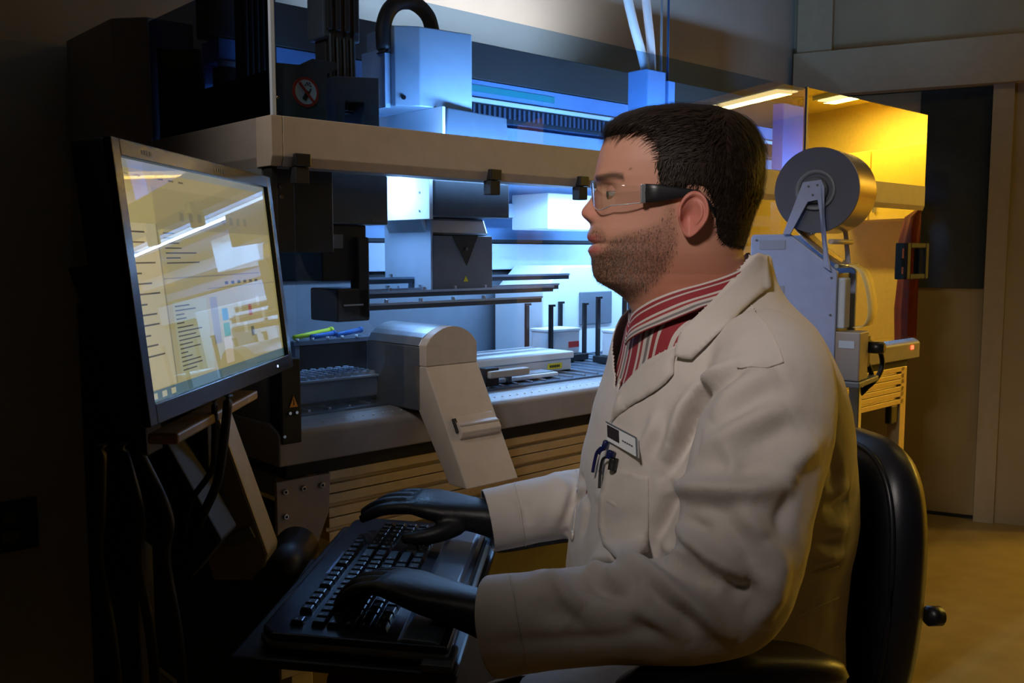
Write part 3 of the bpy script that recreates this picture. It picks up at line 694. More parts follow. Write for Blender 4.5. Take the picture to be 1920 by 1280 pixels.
for x, y in (((-HW-.018, -HW), (-HH-.022, HH+.018)), ((HW, HW+.018), (-HH-.022, HH+.018)), ((-HW, HW), (HH, HH+.018)), ((-HW, HW), (-HH-.022, -HH))):
    box('bezel', x, y, (-0.004, 0.004), GLOSSB, mon, 0.0012)
cyl('power_light', (HW-.06, -HH-.011, 0.004), (HW-.06, -HH-.011, 0.0046), 0.0018, mat('blue_led', (0.2, 0.3, 0.9), 0.4, emit=(0.35, 0.5, 1.0), estr=5), mon, n=10)
BRM = mat('bezel_print', (0.18, 0.18, 0.19), 0.4)
for i, (x, wdt) in enumerate(((-0.19, 0.006), (-0.183, 0.005), (-0.177, 0.006), (-0.170, 0.005), (0.02, 0.007), (0.029, 0.006), (0.037, 0.006), (0.045, 0.006), (0.053, 0.005))):
    box('maker_mark', (x, x + wdt * 0.8), (HH + .006, HH + .011), (0.0041, 0.0045), BRM, mon, 0)
# screen: emissive surface with flat coloured fields
def em(name, c, s=1.0):
    return mat(name, (0.02, 0.02, 0.02), 0.6, emit=c, estr=s)
SBG = em('screen_cream', (0.60, 0.52, 0.22), 0.55)
scr = box('screen', (-HW, HW), (-HH, HH), (-0.006, -0.003), SBG, mon, 0)
def fld(name, x, y, m, z=0.0):
    # x,y in 0..1 of the screen
    return raw(name, [(-HW + 2*HW*a, -HH + 2*HH*b, -0.0029 + z) for a, b in ((x[0], y[0]), (x[1], y[0]), (x[1], y[1]), (x[0], y[1]))], [(0, 1, 2, 3)], m, scr)
TXT = em('screen_text', (0.10, 0.09, 0.06), 0.6); LINE = em('screen_line', (0.25, 0.23, 0.14), 0.7)
fld('title_bar', (0, 1), (0.965, 1.0), em('screen_title', (0.33, 0.38, 0.36), 0.6))
fld('task_bar', (0, 1), (0.0, 0.045), em('screen_task', (0.10, 0.20, 0.22), 0.6))
fld('menu_band', (0, 1), (0.90, 0.965), em('screen_menu', (0.47, 0.40, 0.20), 0.62))
fld('tool_band', (0.16, 1), (0.72, 0.90), em('screen_tool', (0.40, 0.35, 0.17), 0.62))
fld('nav_pane', (0.0, 0.155), (0.05, 0.74), em('screen_nav', (0.66, 0.58, 0.33), 0.64))
fld('info_pane', (0.19, 0.40), (0.06, 0.40), em('screen_green', (0.52, 0.53, 0.29), 0.62), 0.0001)
fld('divider_line', (0.157, 0.162), (0.05, 0.74), LINE, 0.0002)
fld('divider_line', (0.16, 0.85), (0.50, 0.506), LINE, 0.0002)
fld('divider_line', (0.42, 1.0), (0.44, 0.444), LINE, 0.0002)
fld('grey_bar', (0.425, 0.475), (0.17, 0.40), em('screen_grey', (0.34, 0.31, 0.27), 0.6), 0.0002)
fld('blue_field', (0.50, 0.545), (0.275, 0.335), em('screen_blue', (0.03, 0.20, 0.33), 0.8), 0.0003)
fld('green_field', (0.50, 0.545), (0.195, 0.262), em('screen_dgreen', (0.05, 0.26, 0.09), 0.8), 0.0003)
fld('white_field', (0.49, 0.55), (0.06, 0.19), em('screen_white', (0.75, 0.66, 0.48), 0.62), 0.0002)
fld('red_field', (0.715, 0.742), (0.275, 0.335), em('screen_red', (0.42, 0.10, 0.07), 0.7), 0.0003)
fld('slate_field', (0.715, 0.742), (0.165, 0.215), em('screen_slate', (0.13, 0.14, 0.10), 0.7), 0.0003)
for x, y in ((0.63, 0.30), (0.66, 0.19), (0.79, 0.32), (0.83, 0.25), (0.60, 0.24)): fld('pale_tile', (x, x + 0.028), (y, y + 0.055), em('screen_tile', (0.66, 0.62, 0.40), 0.62), 0.0003)
random.seed(9)
for i in range(13): fld('nav_text', (0.02, 0.05 + 0.09 * random.random()), (0.70 - i * 0.043, 0.707 - i * 0.043), TXT, 0.0004)
for i in range(16): fld('info_text', (0.20, 0.23 + 0.13 * random.random()), (0.375 - i * 0.019, 0.381 - i * 0.019), TXT, 0.0004)
for i in range(7): fld('pane_text', (0.19, 0.24 + 0.17 * random.random()), (0.70 - i * 0.022, 0.706 - i * 0.022), TXT, 0.0004)
for i in range(9): fld('tool_icon', (0.30 + i * 0.058, 0.325 + i * 0.058), (0.76, 0.80), LINE, 0.0004)
for i in range(6): fld('menu_text', (0.02 + i * 0.06, 0.05 + i * 0.06), (0.935, 0.943), TXT, 0.0004)
for i in range(3): fld('task_icon', (0.02 + i * 0.05, 0.045 + i * 0.05), (0.01, 0.035), em('screen_tile', (0, 0, 0)), 0.0004)
for i in range(6): fld('window_text', (0.55 + i * 0.05, 0.575 + i * 0.05), (0.455, 0.470), TXT, 0.0004)
box('screen_glass', (-HW, HW), (-HH, HH), (-0.0016, -0.0008), glass_mat('screen_glare', (0.97, 0.97, 0.97), 1.75, 1.0), mon, 0)

# ------------------------------------------------------------------ keyboard
KB_O = Vector((-0.170, 1.292, 0.700)); KROT = R(85.5)
kb = empty('computer_keyboard', KB_O, 0, 'black full size keyboard with palm rest under gloved hands', 'keyboard')
kb.rotation_euler = (R(3.0), 0, KROT)
KEYM = mat('key_black', (0.010, 0.012, 0.018), 0.30, var=0.1)
KBODY = mat('keyboard_navy', (0.012, 0.016, 0.030), 0.25, var=0.1)
KRIM = mat('keyboard_rim', (0.24, 0.25, 0.27), 0.35, 0.5, var=0.1)
KX, KY = 0.243, 0.115
body = [(-KX, -KY), (KX, -KY), (KX, 0.098), (KX - 0.02, KY), (-KX + 0.02, KY), (-KX, 0.098)]
prism('lower_rim', body, 'z', 0.0, 0.010, KRIM, kb, 0.003)
prism('upper_shell', [(x * 0.992, y * 0.985) for x, y in body], 'z', 0.0102, 0.019, KBODY, kb, 0.003)
pr = [(-0.115, 0.010), (-0.115, 0.013), (-0.098, 0.022), (-0.060, 0.0235), (-0.052, 0.020), (-0.052, 0.012)]
prism('palm_rest', pr, 'x', -KX + 0.006, KX - 0.006, mat('palm_blue_grey', (0.10, 0.14, 0.21), 0.26, var=0.06), kb, 0.002)
box('palm_glint', (-0.06, KX - 0.004), (-0.122, -0.1155), (0.008, 0.0150), mat('palm_glint_blue', (0.30, 0.45, 0.62), 0.3, var=0.05), kb, 0.002)  # strip painted as blue machine light caught on the palm rest edge
box('media_strip', (-0.035, 0.060), (0.086, 0.089), (0.0188, 0.0196), mat('strip_silver', (0.45, 0.55, 0.75), 0.2, 0.8), kb, 0.0002)
U = 0.01885
LEG = mat('key_legend', (0.85, 0.86, 0.90), 0.5)
def keymesh(wd_, hd=1.0):
    bm = bmesh.new(); a = wd_ * U / 2 - 0.0009; b = hd * U / 2 - 0.0009
    lo_ = [bm.verts.new((x, y, 0)) for x, y in ((-a, -b), (a, -b), (a, b), (-a, b))]
    hi_ = [bm.verts.new((x, y + 0.0006, 0.0068)) for x, y in ((-a+.0022, -b+.0022), (a-.0022, -b+.0022), (a-.0022, b-.002), (-a+.0022, b-.002))]
    bm.faces.new(hi_)
    for i in range(4): bm.faces.new((lo_[i], lo_[(i+1) % 4], hi_[(i+1) % 4], hi_[i]))
    bmesh.ops.bevel(bm, geom=[e_ for e_ in bm.edges if all(v in hi_ for v in e_.verts)], offset=0.0008, segments=1, affect='EDGES')
    me = bpy.data.meshes.new('key'); bm.to_mesh(me); bm.free(); me.materials.append(KEYM); return me
KM = {}; GL = {}
def key(cx, cy, wd_=1.0, hd=1.0, leg=''):
    q = (wd_, hd)
    if q not in KM: KM[q] = keymesh(wd_, hd)
    o = bpy.data.objects.new('key', KM[q]); COL.objects.link(o); o.parent = kb; o.location = (cx, cy, 0.0185)
    if leg:
        if leg not in GL:
            t_ = text_mesh('legend', leg, 0.0052 if len(leg) < 2 else 0.0036, LEG, None, Matrix.Identity(4), 0.0)
            GL[leg] = t_.data; g = t_
        else:
            g = bpy.data.objects.new('legend', GL[leg]); COL.objects.link(g)
        g.parent = o; g.location = (-wd_ * U / 2 + 0.0068, 0.0022, 0.00705)
X0 = -0.2155
def row(y, items, x=X0):
    for it in items:
        if isinstance(it, (int, float)): x += it * U; continue
        wd_, leg = it; key(x + wd_ * U / 2, y, wd_, 1.0, leg); x += wd_ * U
rows_y = [0.074, 0.048, 0.029, 0.010, -0.009, -0.028]
row(rows_y[0], [(1, 'Esc'), 1] + [(1, 'F%d' % i) for i in range(1, 5)] + [.5] + [(1, 'F%d' % i) for i in range(5, 9)] + [.5] + [(1, 'F%d' % i) for i in range(9, 13)] + [.25, (1, 'Prt'), (1, 'Scr'), (1, 'Brk')])
row(rows_y[1], [(1, c_) for c_ in '`1234567890-='] + [(2, 'Bksp'), .25, (1, 'Ins'), (1, 'Hm'), (1, 'PU'), .25, (1, 'Nm'), (1, '/'), (1, '*'), (1, '-')])
row(rows_y[2], [(1.5, 'Tab')] + [(1, c_) for c_ in 'QWERTYUIOP[]'] + [(1.5, '\\'), .25, (1, 'Del'), (1, 'End'), (1, 'PD'), .25, (1, '7'), (1, '8'), (1, '9'), (1, '+')])
row(rows_y[3], [(1.75, 'Caps')] + [(1, c_) for c_ in "ASDFGHJKL;'"] + [(2.25, 'Enter'), 3.5, (1, '4'), (1, '5'), (1, '6'), (1, '=')])
row(rows_y[4], [(2.25, 'Shift')] + [(1, c_) for c_ in 'ZXCVBNM,./'] + [(2.75, 'Shift'), 1.25, (1, '^'), 1.25, (1, '1'), (1, '2'), (1, '3'), (1, 'Ent')])
row(rows_y[5], [(1.25, 'Ctrl'), (1.25, 'Win'), (1.25, 'Alt'), (6.25, ''), (1.25, 'Alt'), (1.25, 'Fn'), (1.25, 'Mn'), (1.25, 'Ctrl'), .25, (1, '<'), (1, 'v'), (1, '>'), .25, (2, '0'), (1, '.'), (1, 'Ent')])

# ------------------------------------------------------------------ sit-stand arm that carries monitor and keyboard
arm = empty('workstation_arm', (-0.40, 1.32, 0.0), 0, 'tilted beige and black lift arm carrying monitor and keyboard', 'stand')
AO = Vector((-0.40, 1.32, 0.0))
def aw(name, poly_px, D, thick, m, bevel=0.002):
    # slab: outline as (world x, world z) at depth D, extruded in world y
    pts = [(x - AO.x, z) for x, z in poly_px]
    return prism(name, pts, 'y', D - AO.y, D - AO.y + thick, m, arm, bevel)
LIFT = mat('lift_cover', (0.30, 0.235, 0.12), 0.5, var=0.06)
aw('lift_cover', [(-0.495, 0.955), (-0.420, 0.955), (-0.350, 0.740), (-0.360, 0.700), (-0.430, 0.700)], 1.30, 0.06, LIFT, 0.004)
bx_ = box('maker_plate', (-0.372 - AO.x, -0.335 - AO.x), (1.296 - AO.y, 1.2995 - AO.y), (0.752, 0.770), mat('plate_grey', (0.20, 0.18, 0.13), 0.4), arm, 0.0005,
          mtx=Matrix.Translation((-0.388 - AO.x, 0, 0.765)) @ Matrix.Rotation(R(-24), 4, 'Y') @ Matrix.Translation((0.354 + AO.x, 0, -0.761)))
aw('black_channel', [(-0.508, 0.960), (-0.455, 0.925), (-0.385, 0.790), (-0.430, 0.735), (-0.500, 0.800)], 1.205, 0.07, BLACKM, 0.003)
aw('rear_bar', [(-0.525, 1.152), (-0.498, 1.157), (-0.440, 0.985), (-0.437, 0.925), (-0.450, 0.930)], 1.10, 0.05, BLACK, 0.003)
box('monitor_hub', (-0.47 - AO.x, -0.405 - AO.x), (1.16 - AO.y, 1.25 - AO.y), (1.05, 1.16), BLACKM, arm, 0.004)
box('wall_track', (-0.60 - AO.x, -0.53 - AO.x), (1.28 - AO.y, 1.34 - AO.y), (0.0, 1.10), BLACKM, arm, 0.004)
box('track_bridge', (-0.56 - AO.x, -0.42 - AO.x), (1.27 - AO.y, 1.34 - AO.y), (0.80, 0.95), BLACKM, arm, 0.004)
aw('slim_tube', [(-0.406, 0.790), (-0.388, 0.793), (-0.356, 0.715), (-0.372, 0.710)], 1.36, 0.02, mat('olive_tube', (0.10, 0.085, 0.04), 0.5, var=0.08), 0.002)
cyl('tilt_knuckle', (-0.345 - AO.x, 1.30 - AO.y, 0.692), (-0.345 - AO.x, 1.46 - AO.y, 0.699), 0.036, BLACK, arm, n=24, bevel=0.006)
box('tray_link', (-0.41 - AO.x, -0.30 - AO.x), (1.30 - AO.y, 1.40 - AO.y), (0.672, 0.70), BLACKM, arm, 0.005)
ty = Matrix.Translation(KB_O - AO - Vector((0, 0, 0.004))) @ Matrix.Rotation(KROT, 4, 'Z') @ Matrix.Rotation(R(3.0), 4, 'X')
box('keyboard_tray', (-0.262, 0.258), (-0.128, 0.140), (-0.012, 0.0), BLACK, arm, 0.004, mtx=ty)
box('tray_pad', (-0.262, -0.20), (-0.122, -0.085), (0.0002, 0.010), CHAR, arm, 0.003, mtx=ty)
box('cable_tray', (-0.41 - AO.x, -0.375 - AO.x), (1.03 - AO.y, 1.36 - AO.y), (0.955, 0.968), mat('amber_bar', (0.30, 0.20, 0.07), 0.5, var=0.15), arm, 0.003)
wtube('monitor_cable', [(-0.375, 1.16, 0.985), (-0.380, 1.17, 0.93), (-0.388, 1.18, 0.89), (-0.420, 1.19, 0.845), (-0.43, 1.20, 0.80)], 0.004, RUBBER, 'thin black cable hanging in front of the beige lift cover', 'cable')
wtube('monitor_cable', [(-0.360, 1.17, 0.99), (-0.372, 1.18, 0.92), (-0.385, 1.19, 0.87), (-0.410, 1.20, 0.82), (-0.42, 1.21, 0.79)], 0.006, RUBBER, 'thick black cable hanging in front of the beige lift cover', 'cable')
for i, (dx, lab) in enumerate(((0, 'leftmost'), (0.05, 'middle'), (0.085, 'rightmost'))):
    wtube('floor_cable', [(-0.515 + dx*.5, 1.15, 0.93), (-0.52 + dx, 1.15, 0.84), (-0.525 + dx, 1.15, 0.78), (-0.51 + dx, 1.15, 0.65), (-0.505 + dx, 1.15, 0.4), (-0.50 + dx, 1.16, 0.006)], 0.007, RUBBER, lab + ' of three black cables dropping left of the black channel', 'cable')
# wall socket at the left edge
so = empty('wall_socket', (0, 0, 0), 0, 'dark socket plate on the wall at the left picture edge', 'socket')
so.location = mw(-0.215, 0.88, 0.54); so.rotation_euler = (0, 0, MROT)
box('socket_plate', (-0.06, 0.06), (-0.006, -0.0005), (-0.06, 0.06), BLACK, so, 0.002)
for z in (-0.022, 0.022): box('socket_insert', (-0.018, 0.018), (-0.008, -0.006), (z - 0.014, z + 0.014), CHAR, so, 0.002)

# ------------------------------------------------------------------ office chair
CH = empty('office_chair', (0.36, 1.36, 0.0), R(195), 'black padded office chair behind and under the man', 'chair')
SEAT = mat('black_vinyl', (0.010, 0.011, 0.016), 0.38, var=0.15, bump=0.05, bscale=400)
def pad(name, fn, nu, nv, m, par):
    vs = [fn(i / nu, j / nv) for i in range(nu + 1) for j in range(nv + 1)]
    fs = [(i*(nv+1)+j, (i+1)*(nv+1)+j, (i+1)*(nv+1)+j+1, i*(nv+1)+j+1) for i in range(nu) for j in range(nv)]
    return raw(name, vs, fs, m, par, True)
def super_ring(u, n=4.0):
    t = 2 * math.pi * u; c, s = math.cos(t), math.sin(t)
    return math.copysign(abs(c) ** (2/n), c), math.copysign(abs(s) ** (2/n), s)
def back_fn(u, v):
    a, b = super_ring(u, 3.2)
    # v sweeps the section: front face, rounded rim, rear face
    k, off = [(0.0, 0.050), (0.55, 0.050), (0.86, 0.045), (0.95, 0.036), (1.0, 0.018), (1.0, -0.004), (0.96, -0.018), (0.80, -0.026), (0.0, -0.028)][int(round(v * 8))]
    zz = b * k; yy = a * k
    taper = 1.0 - 0.22 * max(0.0, -zz) ** 1.3
    y = yy * 0.165 * taper; z = 0.665 + zz * 0.235
    x = -0.173 + off + 0.25 * (y ** 2) * 2.2 + 0.05 * (0.665 - z) * 1.0
    return (x, y, z)
bk = pad('backrest', back_fn, 64, 8, SEAT, CH)
bm = bmesh.new(); 
pts = []
for i in range(65):
    p = Vector(back_fn(i / 64, 3/8)); pts.append(p + Vector((0.0015, 0, 0)))
bm_tube(bm, pts, 0.0042, 6, 1.0, False); frombm('piping', bm, SEAT, bk, True)
cyl('adjust_knob', (-0.200, 0.135, 0.655), (-0.225, 0.140, 0.655), 0.014, BLACK, CH, n=16, bevel=0.003)
def seat_fn(u, v):
    a, b = super_ring(u, 3.5)
    k, z = [(0.0, 0.465), (0.8, 0.465), (0.95, 0.452), (1.0, 0.425), (0.97, 0.398), (0.8, 0.390), (0.0, 0.390)][int(round(v * 6))]
    return (0.04 + a * 0.23 * k, b * 0.235 * k, z)
pad('seat', seat_fn, 56, 6, SEAT, CH)
box('back_strut', (-0.215, -0.195), (-0.03, 0.03), (0.36, 0.62), BLACK, CH, 0.004)
box('under_frame', (-0.215, 0.10), (-0.04, 0.04), (0.355, 0.389), BLACK, CH, 0.004)
cyl('gas_column', (0.02, 0, 0.09), (0.02, 0, 0.36), 0.028, BLACK, CH, n=20)
for i in range(5):
    t = 2 * math.pi * i / 5 + 0.3; c, s = math.cos(t), math.sin(t)
    lg = tube('leg', [(0.02, 0, 0.095), (0.02 + 0.15*c, 0.15*s, 0.085), (0.02 + 0.28*c, 0.28*s, 0.065)], 0.018, BLACK, CH, 8)
    cyl('caster', (0.02 + 0.28*c - 0.012*s, 0.28*s + 0.012*c, 0.026), (0.02 + 0.28*c + 0.012*s, 0.28*s - 0.012*c, 0.026), 0.026, BLACKM, lg, n=16)
for sy in (1, -1):
    y = 0.285 * sy
    def arm_fn(u, v, y=y):
        a, b = super_ring(u, 2.6)
        k, z = [(0.0, 0.716), (0.75, 0.714), (0.95, 0.706), (1.0, 0.693), (0.95, 0.684), (0.0, 0.682)][int(round(v * 5))]
        return (0.185 + a * 0.150 * k, y + b * 0.042 * k, z - 0.004 - 0.02 * (a*k) ** 2)
    ar = pad('armrest', arm_fn, 40, 5, SEAT, CH)
    tube('arm_post', [(0.12, y, 0.69), (0.10, y * 1.02, 0.55), (0.05, y * 0.9, 0.42), (0.02, y * 0.5, 0.375), (0.02, 0.0, 0.372)], 0.016, BLACK, CH, 8)

# ------------------------------------------------------------------ the man
YH = 1.33
def PX(x, y, D):
    u = (x - 960) / FPX; v = -(y - 640) / FPX
    d = Vector((u, math.cos(PITCH) + v * math.sin(PITCH), -math.sin(PITCH) + v * math.cos(PITCH)))
    return Vector((0, 0, CAMZ)) + d * (D / d.y)
def RAY(x, y):
    u = (x - 960) / FPX; v = -(y - 640) / FPX
    return Vector((u, math.cos(PITCH) + v * math.sin(PITCH), -math.sin(PITCH) + v * math.cos(PITCH))).normalized()
def toPX(P):
    P = np.asarray(P, float) - np.array([0, 0, CAMZ])
    f = P[..., 1] * math.cos(PITCH) - P[..., 2] * math.sin(PITCH); up = P[..., 1] * math.sin(PITCH) + P[..., 2] * math.cos(PITCH)
    return np.stack([960 + FPX * P[..., 0] / f, 640 - FPX * up / f], -1)
PO = Vector((0.30, 1.35, 0.0)); PYAW = R(15)
man = empty('person', PO, R(195), 'seated man in white lab coat, safety glasses and black gloves, typing', 'person')
MINV = (Matrix.Translation(PO) @ Matrix.Rotation(R(195), 4, 'Z')).inverted()
FW = Vector((-math.cos(PYAW), -math.sin(PYAW), 0)); LT = Vector((math.sin(PYAW), -math.cos(PYAW), 0))
def own(o, par=man):
    # geometry was made in world space: bring it into the man's frame
    o.data.transform(MINV); o.parent = par; return o
def grid_mesh(rings, closed=True, cap0=True, cap1=True):
    n = len(rings[0]); vs = [p for r_ in rings for p in r_]; fs = []
    for i in range(len(rings) - 1):
        for k in range(n if closed else n - 1):
            fs.append((i*n+k, i*n+(k+1) % n, (i+1)*n+(k+1) % n, (i+1)*n+k))
    if cap0: fs.append(tuple(range(n))[::-1])
    if cap1: fs.append(tuple((len(rings)-1)*n + k for k in range(n)))
    return vs, fs
def add_geo(store, vs, fs):
    o = len(store[0]); store[0].extend(vs); store[1].extend([tuple(i + o for i in f) for f in fs])
def tube_geo(pts, rad, n=20, sub=5):
    q = catmull(pts, sub); rr = []
    for i in range(len(rad) - 1):
        for j in range(sub): rr.append(rad[i] + (rad[i+1] - rad[i]) * j / sub)
    rr.append(rad[-1]); rings = []; pa = None
    for i, p in enumerate(q):
        d = (q[min(i+1, len(q)-1)] - q[max(i-1, 0)]).normalized()
        if pa is None: a, b = basis(d)
        else: a = (pa - d * pa.dot(d)).normalized(); b = d.cross(a)
        pa = a
        rings.append([tuple(p + a * math.cos(2*math.pi*k/n) * rr[i] + b * math.sin(2*math.pi*k/n) * rr[i]) for k in range(n)])
    return grid_mesh(rings)
def smooth1(a, k):
    a = np.array(a, float); w_ = np.exp(-0.5 * (np.arange(-3*k, 3*k+1) / max(k, 1e-6)) ** 2); w_ /= w_.sum()
    return np.convolve(np.pad(a, 3*k, mode='edge'), w_, 'valid')
def inpoly(P, poly):
    x, y = P[:, 0], P[:, 1]; ins = np.zeros(len(P), bool); n = len(poly)
    for i in range(n):
        x1, y1 = poly[i]; x2, y2 = poly[(i+1) % n]
        c = ((y1 > y) != (y2 > y)) & (x < (x2 - x1) * (y - y1) / (y2 - y1 + 1e-12) + x1); ins ^= c
    return ins
def polydist(P, poly, closed=True):
    d = np.full(len(P), 1e9); n = len(poly)
    for i in range(n if closed else n - 1):
        a = np.array(poly[i], float); b = np.array(poly[(i+1) % n], float); ab = b - a
        t = np.clip(((P - a) @ ab) / (ab @ ab + 1e-12), 0, 1)
        d = np.minimum(d, np.linalg.norm(P - (a + t[:, None] * ab), axis=1))
    return d

# ---- head: horizontal slices, front and back profile, half width
prof_f = [(206,1258),(212,1205),(222,1172),(238,1150),(258,1135),(280,1126),(300,1121),(320,1117),(335,1116),(350,1121),(365,1121),(380,1121),(396,1120),(408,1118),(420,1112),
          (430,1105),(437,1102),(443,1101.5),(450,1103.5),(457,1108.5),(463,1105.5),(470,1103.5),(477,1105.5),(484,1108.5),(496,1109),(508,1110.5),(518,1113.5),(528,1120),(537,1136),(546,1152),(556,1166),(567,1177),(600,1192),(640,1200),(700,1220),(850,1210),(1000,1200),(1200,1200)]
nose = [(345,0),(355,4),(365,10),(375,16),(384,23),(391,28),(397,30),(403,28.5),(408,24),(413,16),(418,8),(424,2),(430,0)]
prof_b = [(206,1282),(212,1345),(222,1376),(238,1398),(258,1412),(280,1421),(300,1424),(330,1426),(365,1420),(396,1408),(430,1398),(461,1389),(480,1391),(500,1399),(530,1416),(560,1434),(600,1456),(640,1478),(700,1490),(850,1500),(1000,1500),(1200,1500)]
hwid = [(206,.010),(212,.038),(222,.054),(238,.066),(258,.0735),(280,.0775),(310,.080),(350,.0795),(390,.0775),(420,.0755),(450,.0735),(475,.0715),(496,.068),(512,.065),(530,.064),(556,.0645),(580,.067),(610,.076),(640,.088),(700,.12),(850,.13),(1200,.13)]
xcen = [(206,1270),(250,1286),(330,1300),(420,1300),(470,1288),(511,1282),(540,1283),(567,1290),(600,1322),(640,1345),(700,1365),(1200,1350)]
nfr = [(206,2.0),(300,2.35),(370,2.45),(420,2.35),(470,2.1),(511,1.95),(540,2.0),(1200,2.2)]
PYS = np.concatenate([np.array([206.0, 207.5, 209.5]), np.arange(212, 350, 4.0), np.arange(350, 540, 2.0), np.arange(540, 660, 5.0), np.arange(660, 1210, 30.0)])
def tb_(t, p, k=0):
    return np.interp(p, [a for a, _ in t], [b for _, b in t])
NT = 168
rings = []; head_rows = []
zz_ = lambda py: PX(1280, py, YH).z
for py in PYS:
    f, b, hw, xc, nf, ad = (tb_(t, py) for t in (prof_f, prof_b, hwid, xcen, nfr, nose))
    P0 = PX(xc, py, YH); mpp = (PX(xc + 100, py, YH).x - P0.x) / 100
    A = (xc - f) * mpp; B = (b - xc) * mpp; z = P0.z
    ring = []
    yawk = 0.0 if py < 640 else 1.0
    for k in range(NT):
        t = 2 * math.pi * k / NT; c, s = math.cos(t), math.sin(t)
        n_ = nf if c > 0 else 2.2
        dx = math.copysign(abs(c) ** (2 / n_), c); yy = hw * math.copysign(abs(s) ** (2 / n_), s)
        x = P0.x - (A if c > 0 else B) * dx; ay = abs(yy); zo = z
        if c > 0 and py < 540:
            sN = tb_([(350,.0085),(375,.0110),(390,.0150),(400,.0180),(412,.0190),(425,.02)], py)
            x -= ad * mpp * math.exp(-(ay / sN) ** 2.4)
            x += 0.0105 * math.exp(-((z - zz_(362)) / .0115) ** 2 - ((ay - .031) / .0165) ** 2)
            x -= 0.0035 * math.exp(-((z - zz_(334)) / .0065) ** 2 - ((ay - .030) / .022) ** 2)
            x -= 0.0065 * math.exp(-((z - zz_(408)) / .0065) ** 2 - ((ay - .0175) / .0050) ** 2)
            x += 0.0030 * math.exp(-((z - zz_(457)) / .0026) ** 2) * math.exp(-(ay / .033) ** 6)
            x -= 0.0008 * math.exp(-((z - zz_(446)) / .0045) ** 2) * math.exp(-((ay) / .019) ** 4)
            x -= 0.0010 * math.exp(-((z - zz_(470)) / .0040) ** 2) * math.exp(-((ay) / .017) ** 4)
            x += 0.0030 * math.exp(-((z - zz_(440)) / .011) ** 2 - ((ay - .032) / .008) ** 2)
            x -= 0.0045 * math.exp(-((z - zz_(405)) / .016) ** 2 - ((ay - .045) / .015) ** 2)
        ring.append((x, YH + yy, zo))
    rings.append(ring)
body = ([], [])
hv, hf = grid_mesh(rings)
add_geo(body, hv, hf)
NHEAD = len(hv)
# eyelids: patches of a sphere around each eyeball
EYE = {}
for sg_ in (-1, 1):
    ec = PX(1150, 365, YH) + Vector((0, sg_ * 0.0315, 0)); EYE[sg_] = ec
    for e0, e1 in ((10, 88), (-88, -18)):
        rr = []
        for i in range(7):
            el = R(e0 + (e1 - e0) * i / 6)
            rr.append([tuple(ec + Vector((-math.cos(el) * math.cos(az), math.cos(el) * math.sin(az), math.sin(el))) * 0.0134) for az in [R(-100 + 200 * k / 20) for k in range(21)]])
        v_, f_ = grid_mesh(rr, False, False, False); add_geo(body, v_, f_)
# ears
def ear(sg_):
    c = PX(1297, 401, YH - 0.082); c.y = YH + sg_ * 0.0765
    rr = []
    for i in range(15):
        rho = max(0.03, i / 13.0) if i < 14 else 1.0
        ring = []
        for k in range(44):
            t = 2 * math.pi * k / 44; cu, cw = math.cos(t), math.sin(t)
            wdt = 0.0200 * (1.0 if cw > 0 else 1.0 - 0.42 * (-cw) ** 1.5); hgt = 0.0305 if cw > 0 else 0.0320
            u = cu * wdt * rho; w_ = cw * hgt * rho
            back = max(0, cu) * rho
            h = 0.0090 + 0.012 * back * 0.8
            rim = (0.35 + 0.65 * max(0.0, min(1.0, 0.75 + cw * 0.5 + cu * .5)))
            h += 0.0055 * rim * math.exp(-((rho - 0.88) / 0.09) ** 2) * (1 if cw > -0.6 else 0.35)
            h += 0.0040 * math.exp(-((rho - 0.55) / 0.11) ** 2) * max(0.0, cu + 0.25) * (cw > -0.75)
            du = (u + 0.004) / 0.009; dw_ = (w_ + 0.004) / 0.013
            h -= 0.0088 * math.exp(-du * du - dw_ * dw_)
            h += 0.0045 * math.exp(-((u + 0.0165) / 0.0045) ** 2 - ((w_ + 0.004) / 0.006) ** 2)
            if i == 14: h -= 0.016; u *= 0.72; w_ *= 0.80
            a = R(9); uu = u * math.cos(a) + w_ * math.sin(a); ww = -u * math.sin(a) + w_ * math.cos(a)
            ring.append((c.x + uu, c.y + sg_ * h, c.z + ww))
        rr.append(ring)
    return grid_mesh(rr, True, True, False)
for sg_ in (-1, 1):
    i0 = len(body[0]); v_, f_ = ear(sg_); add_geo(body, v_, f_)
NEAR_EAR = (i0, len(body[0]))
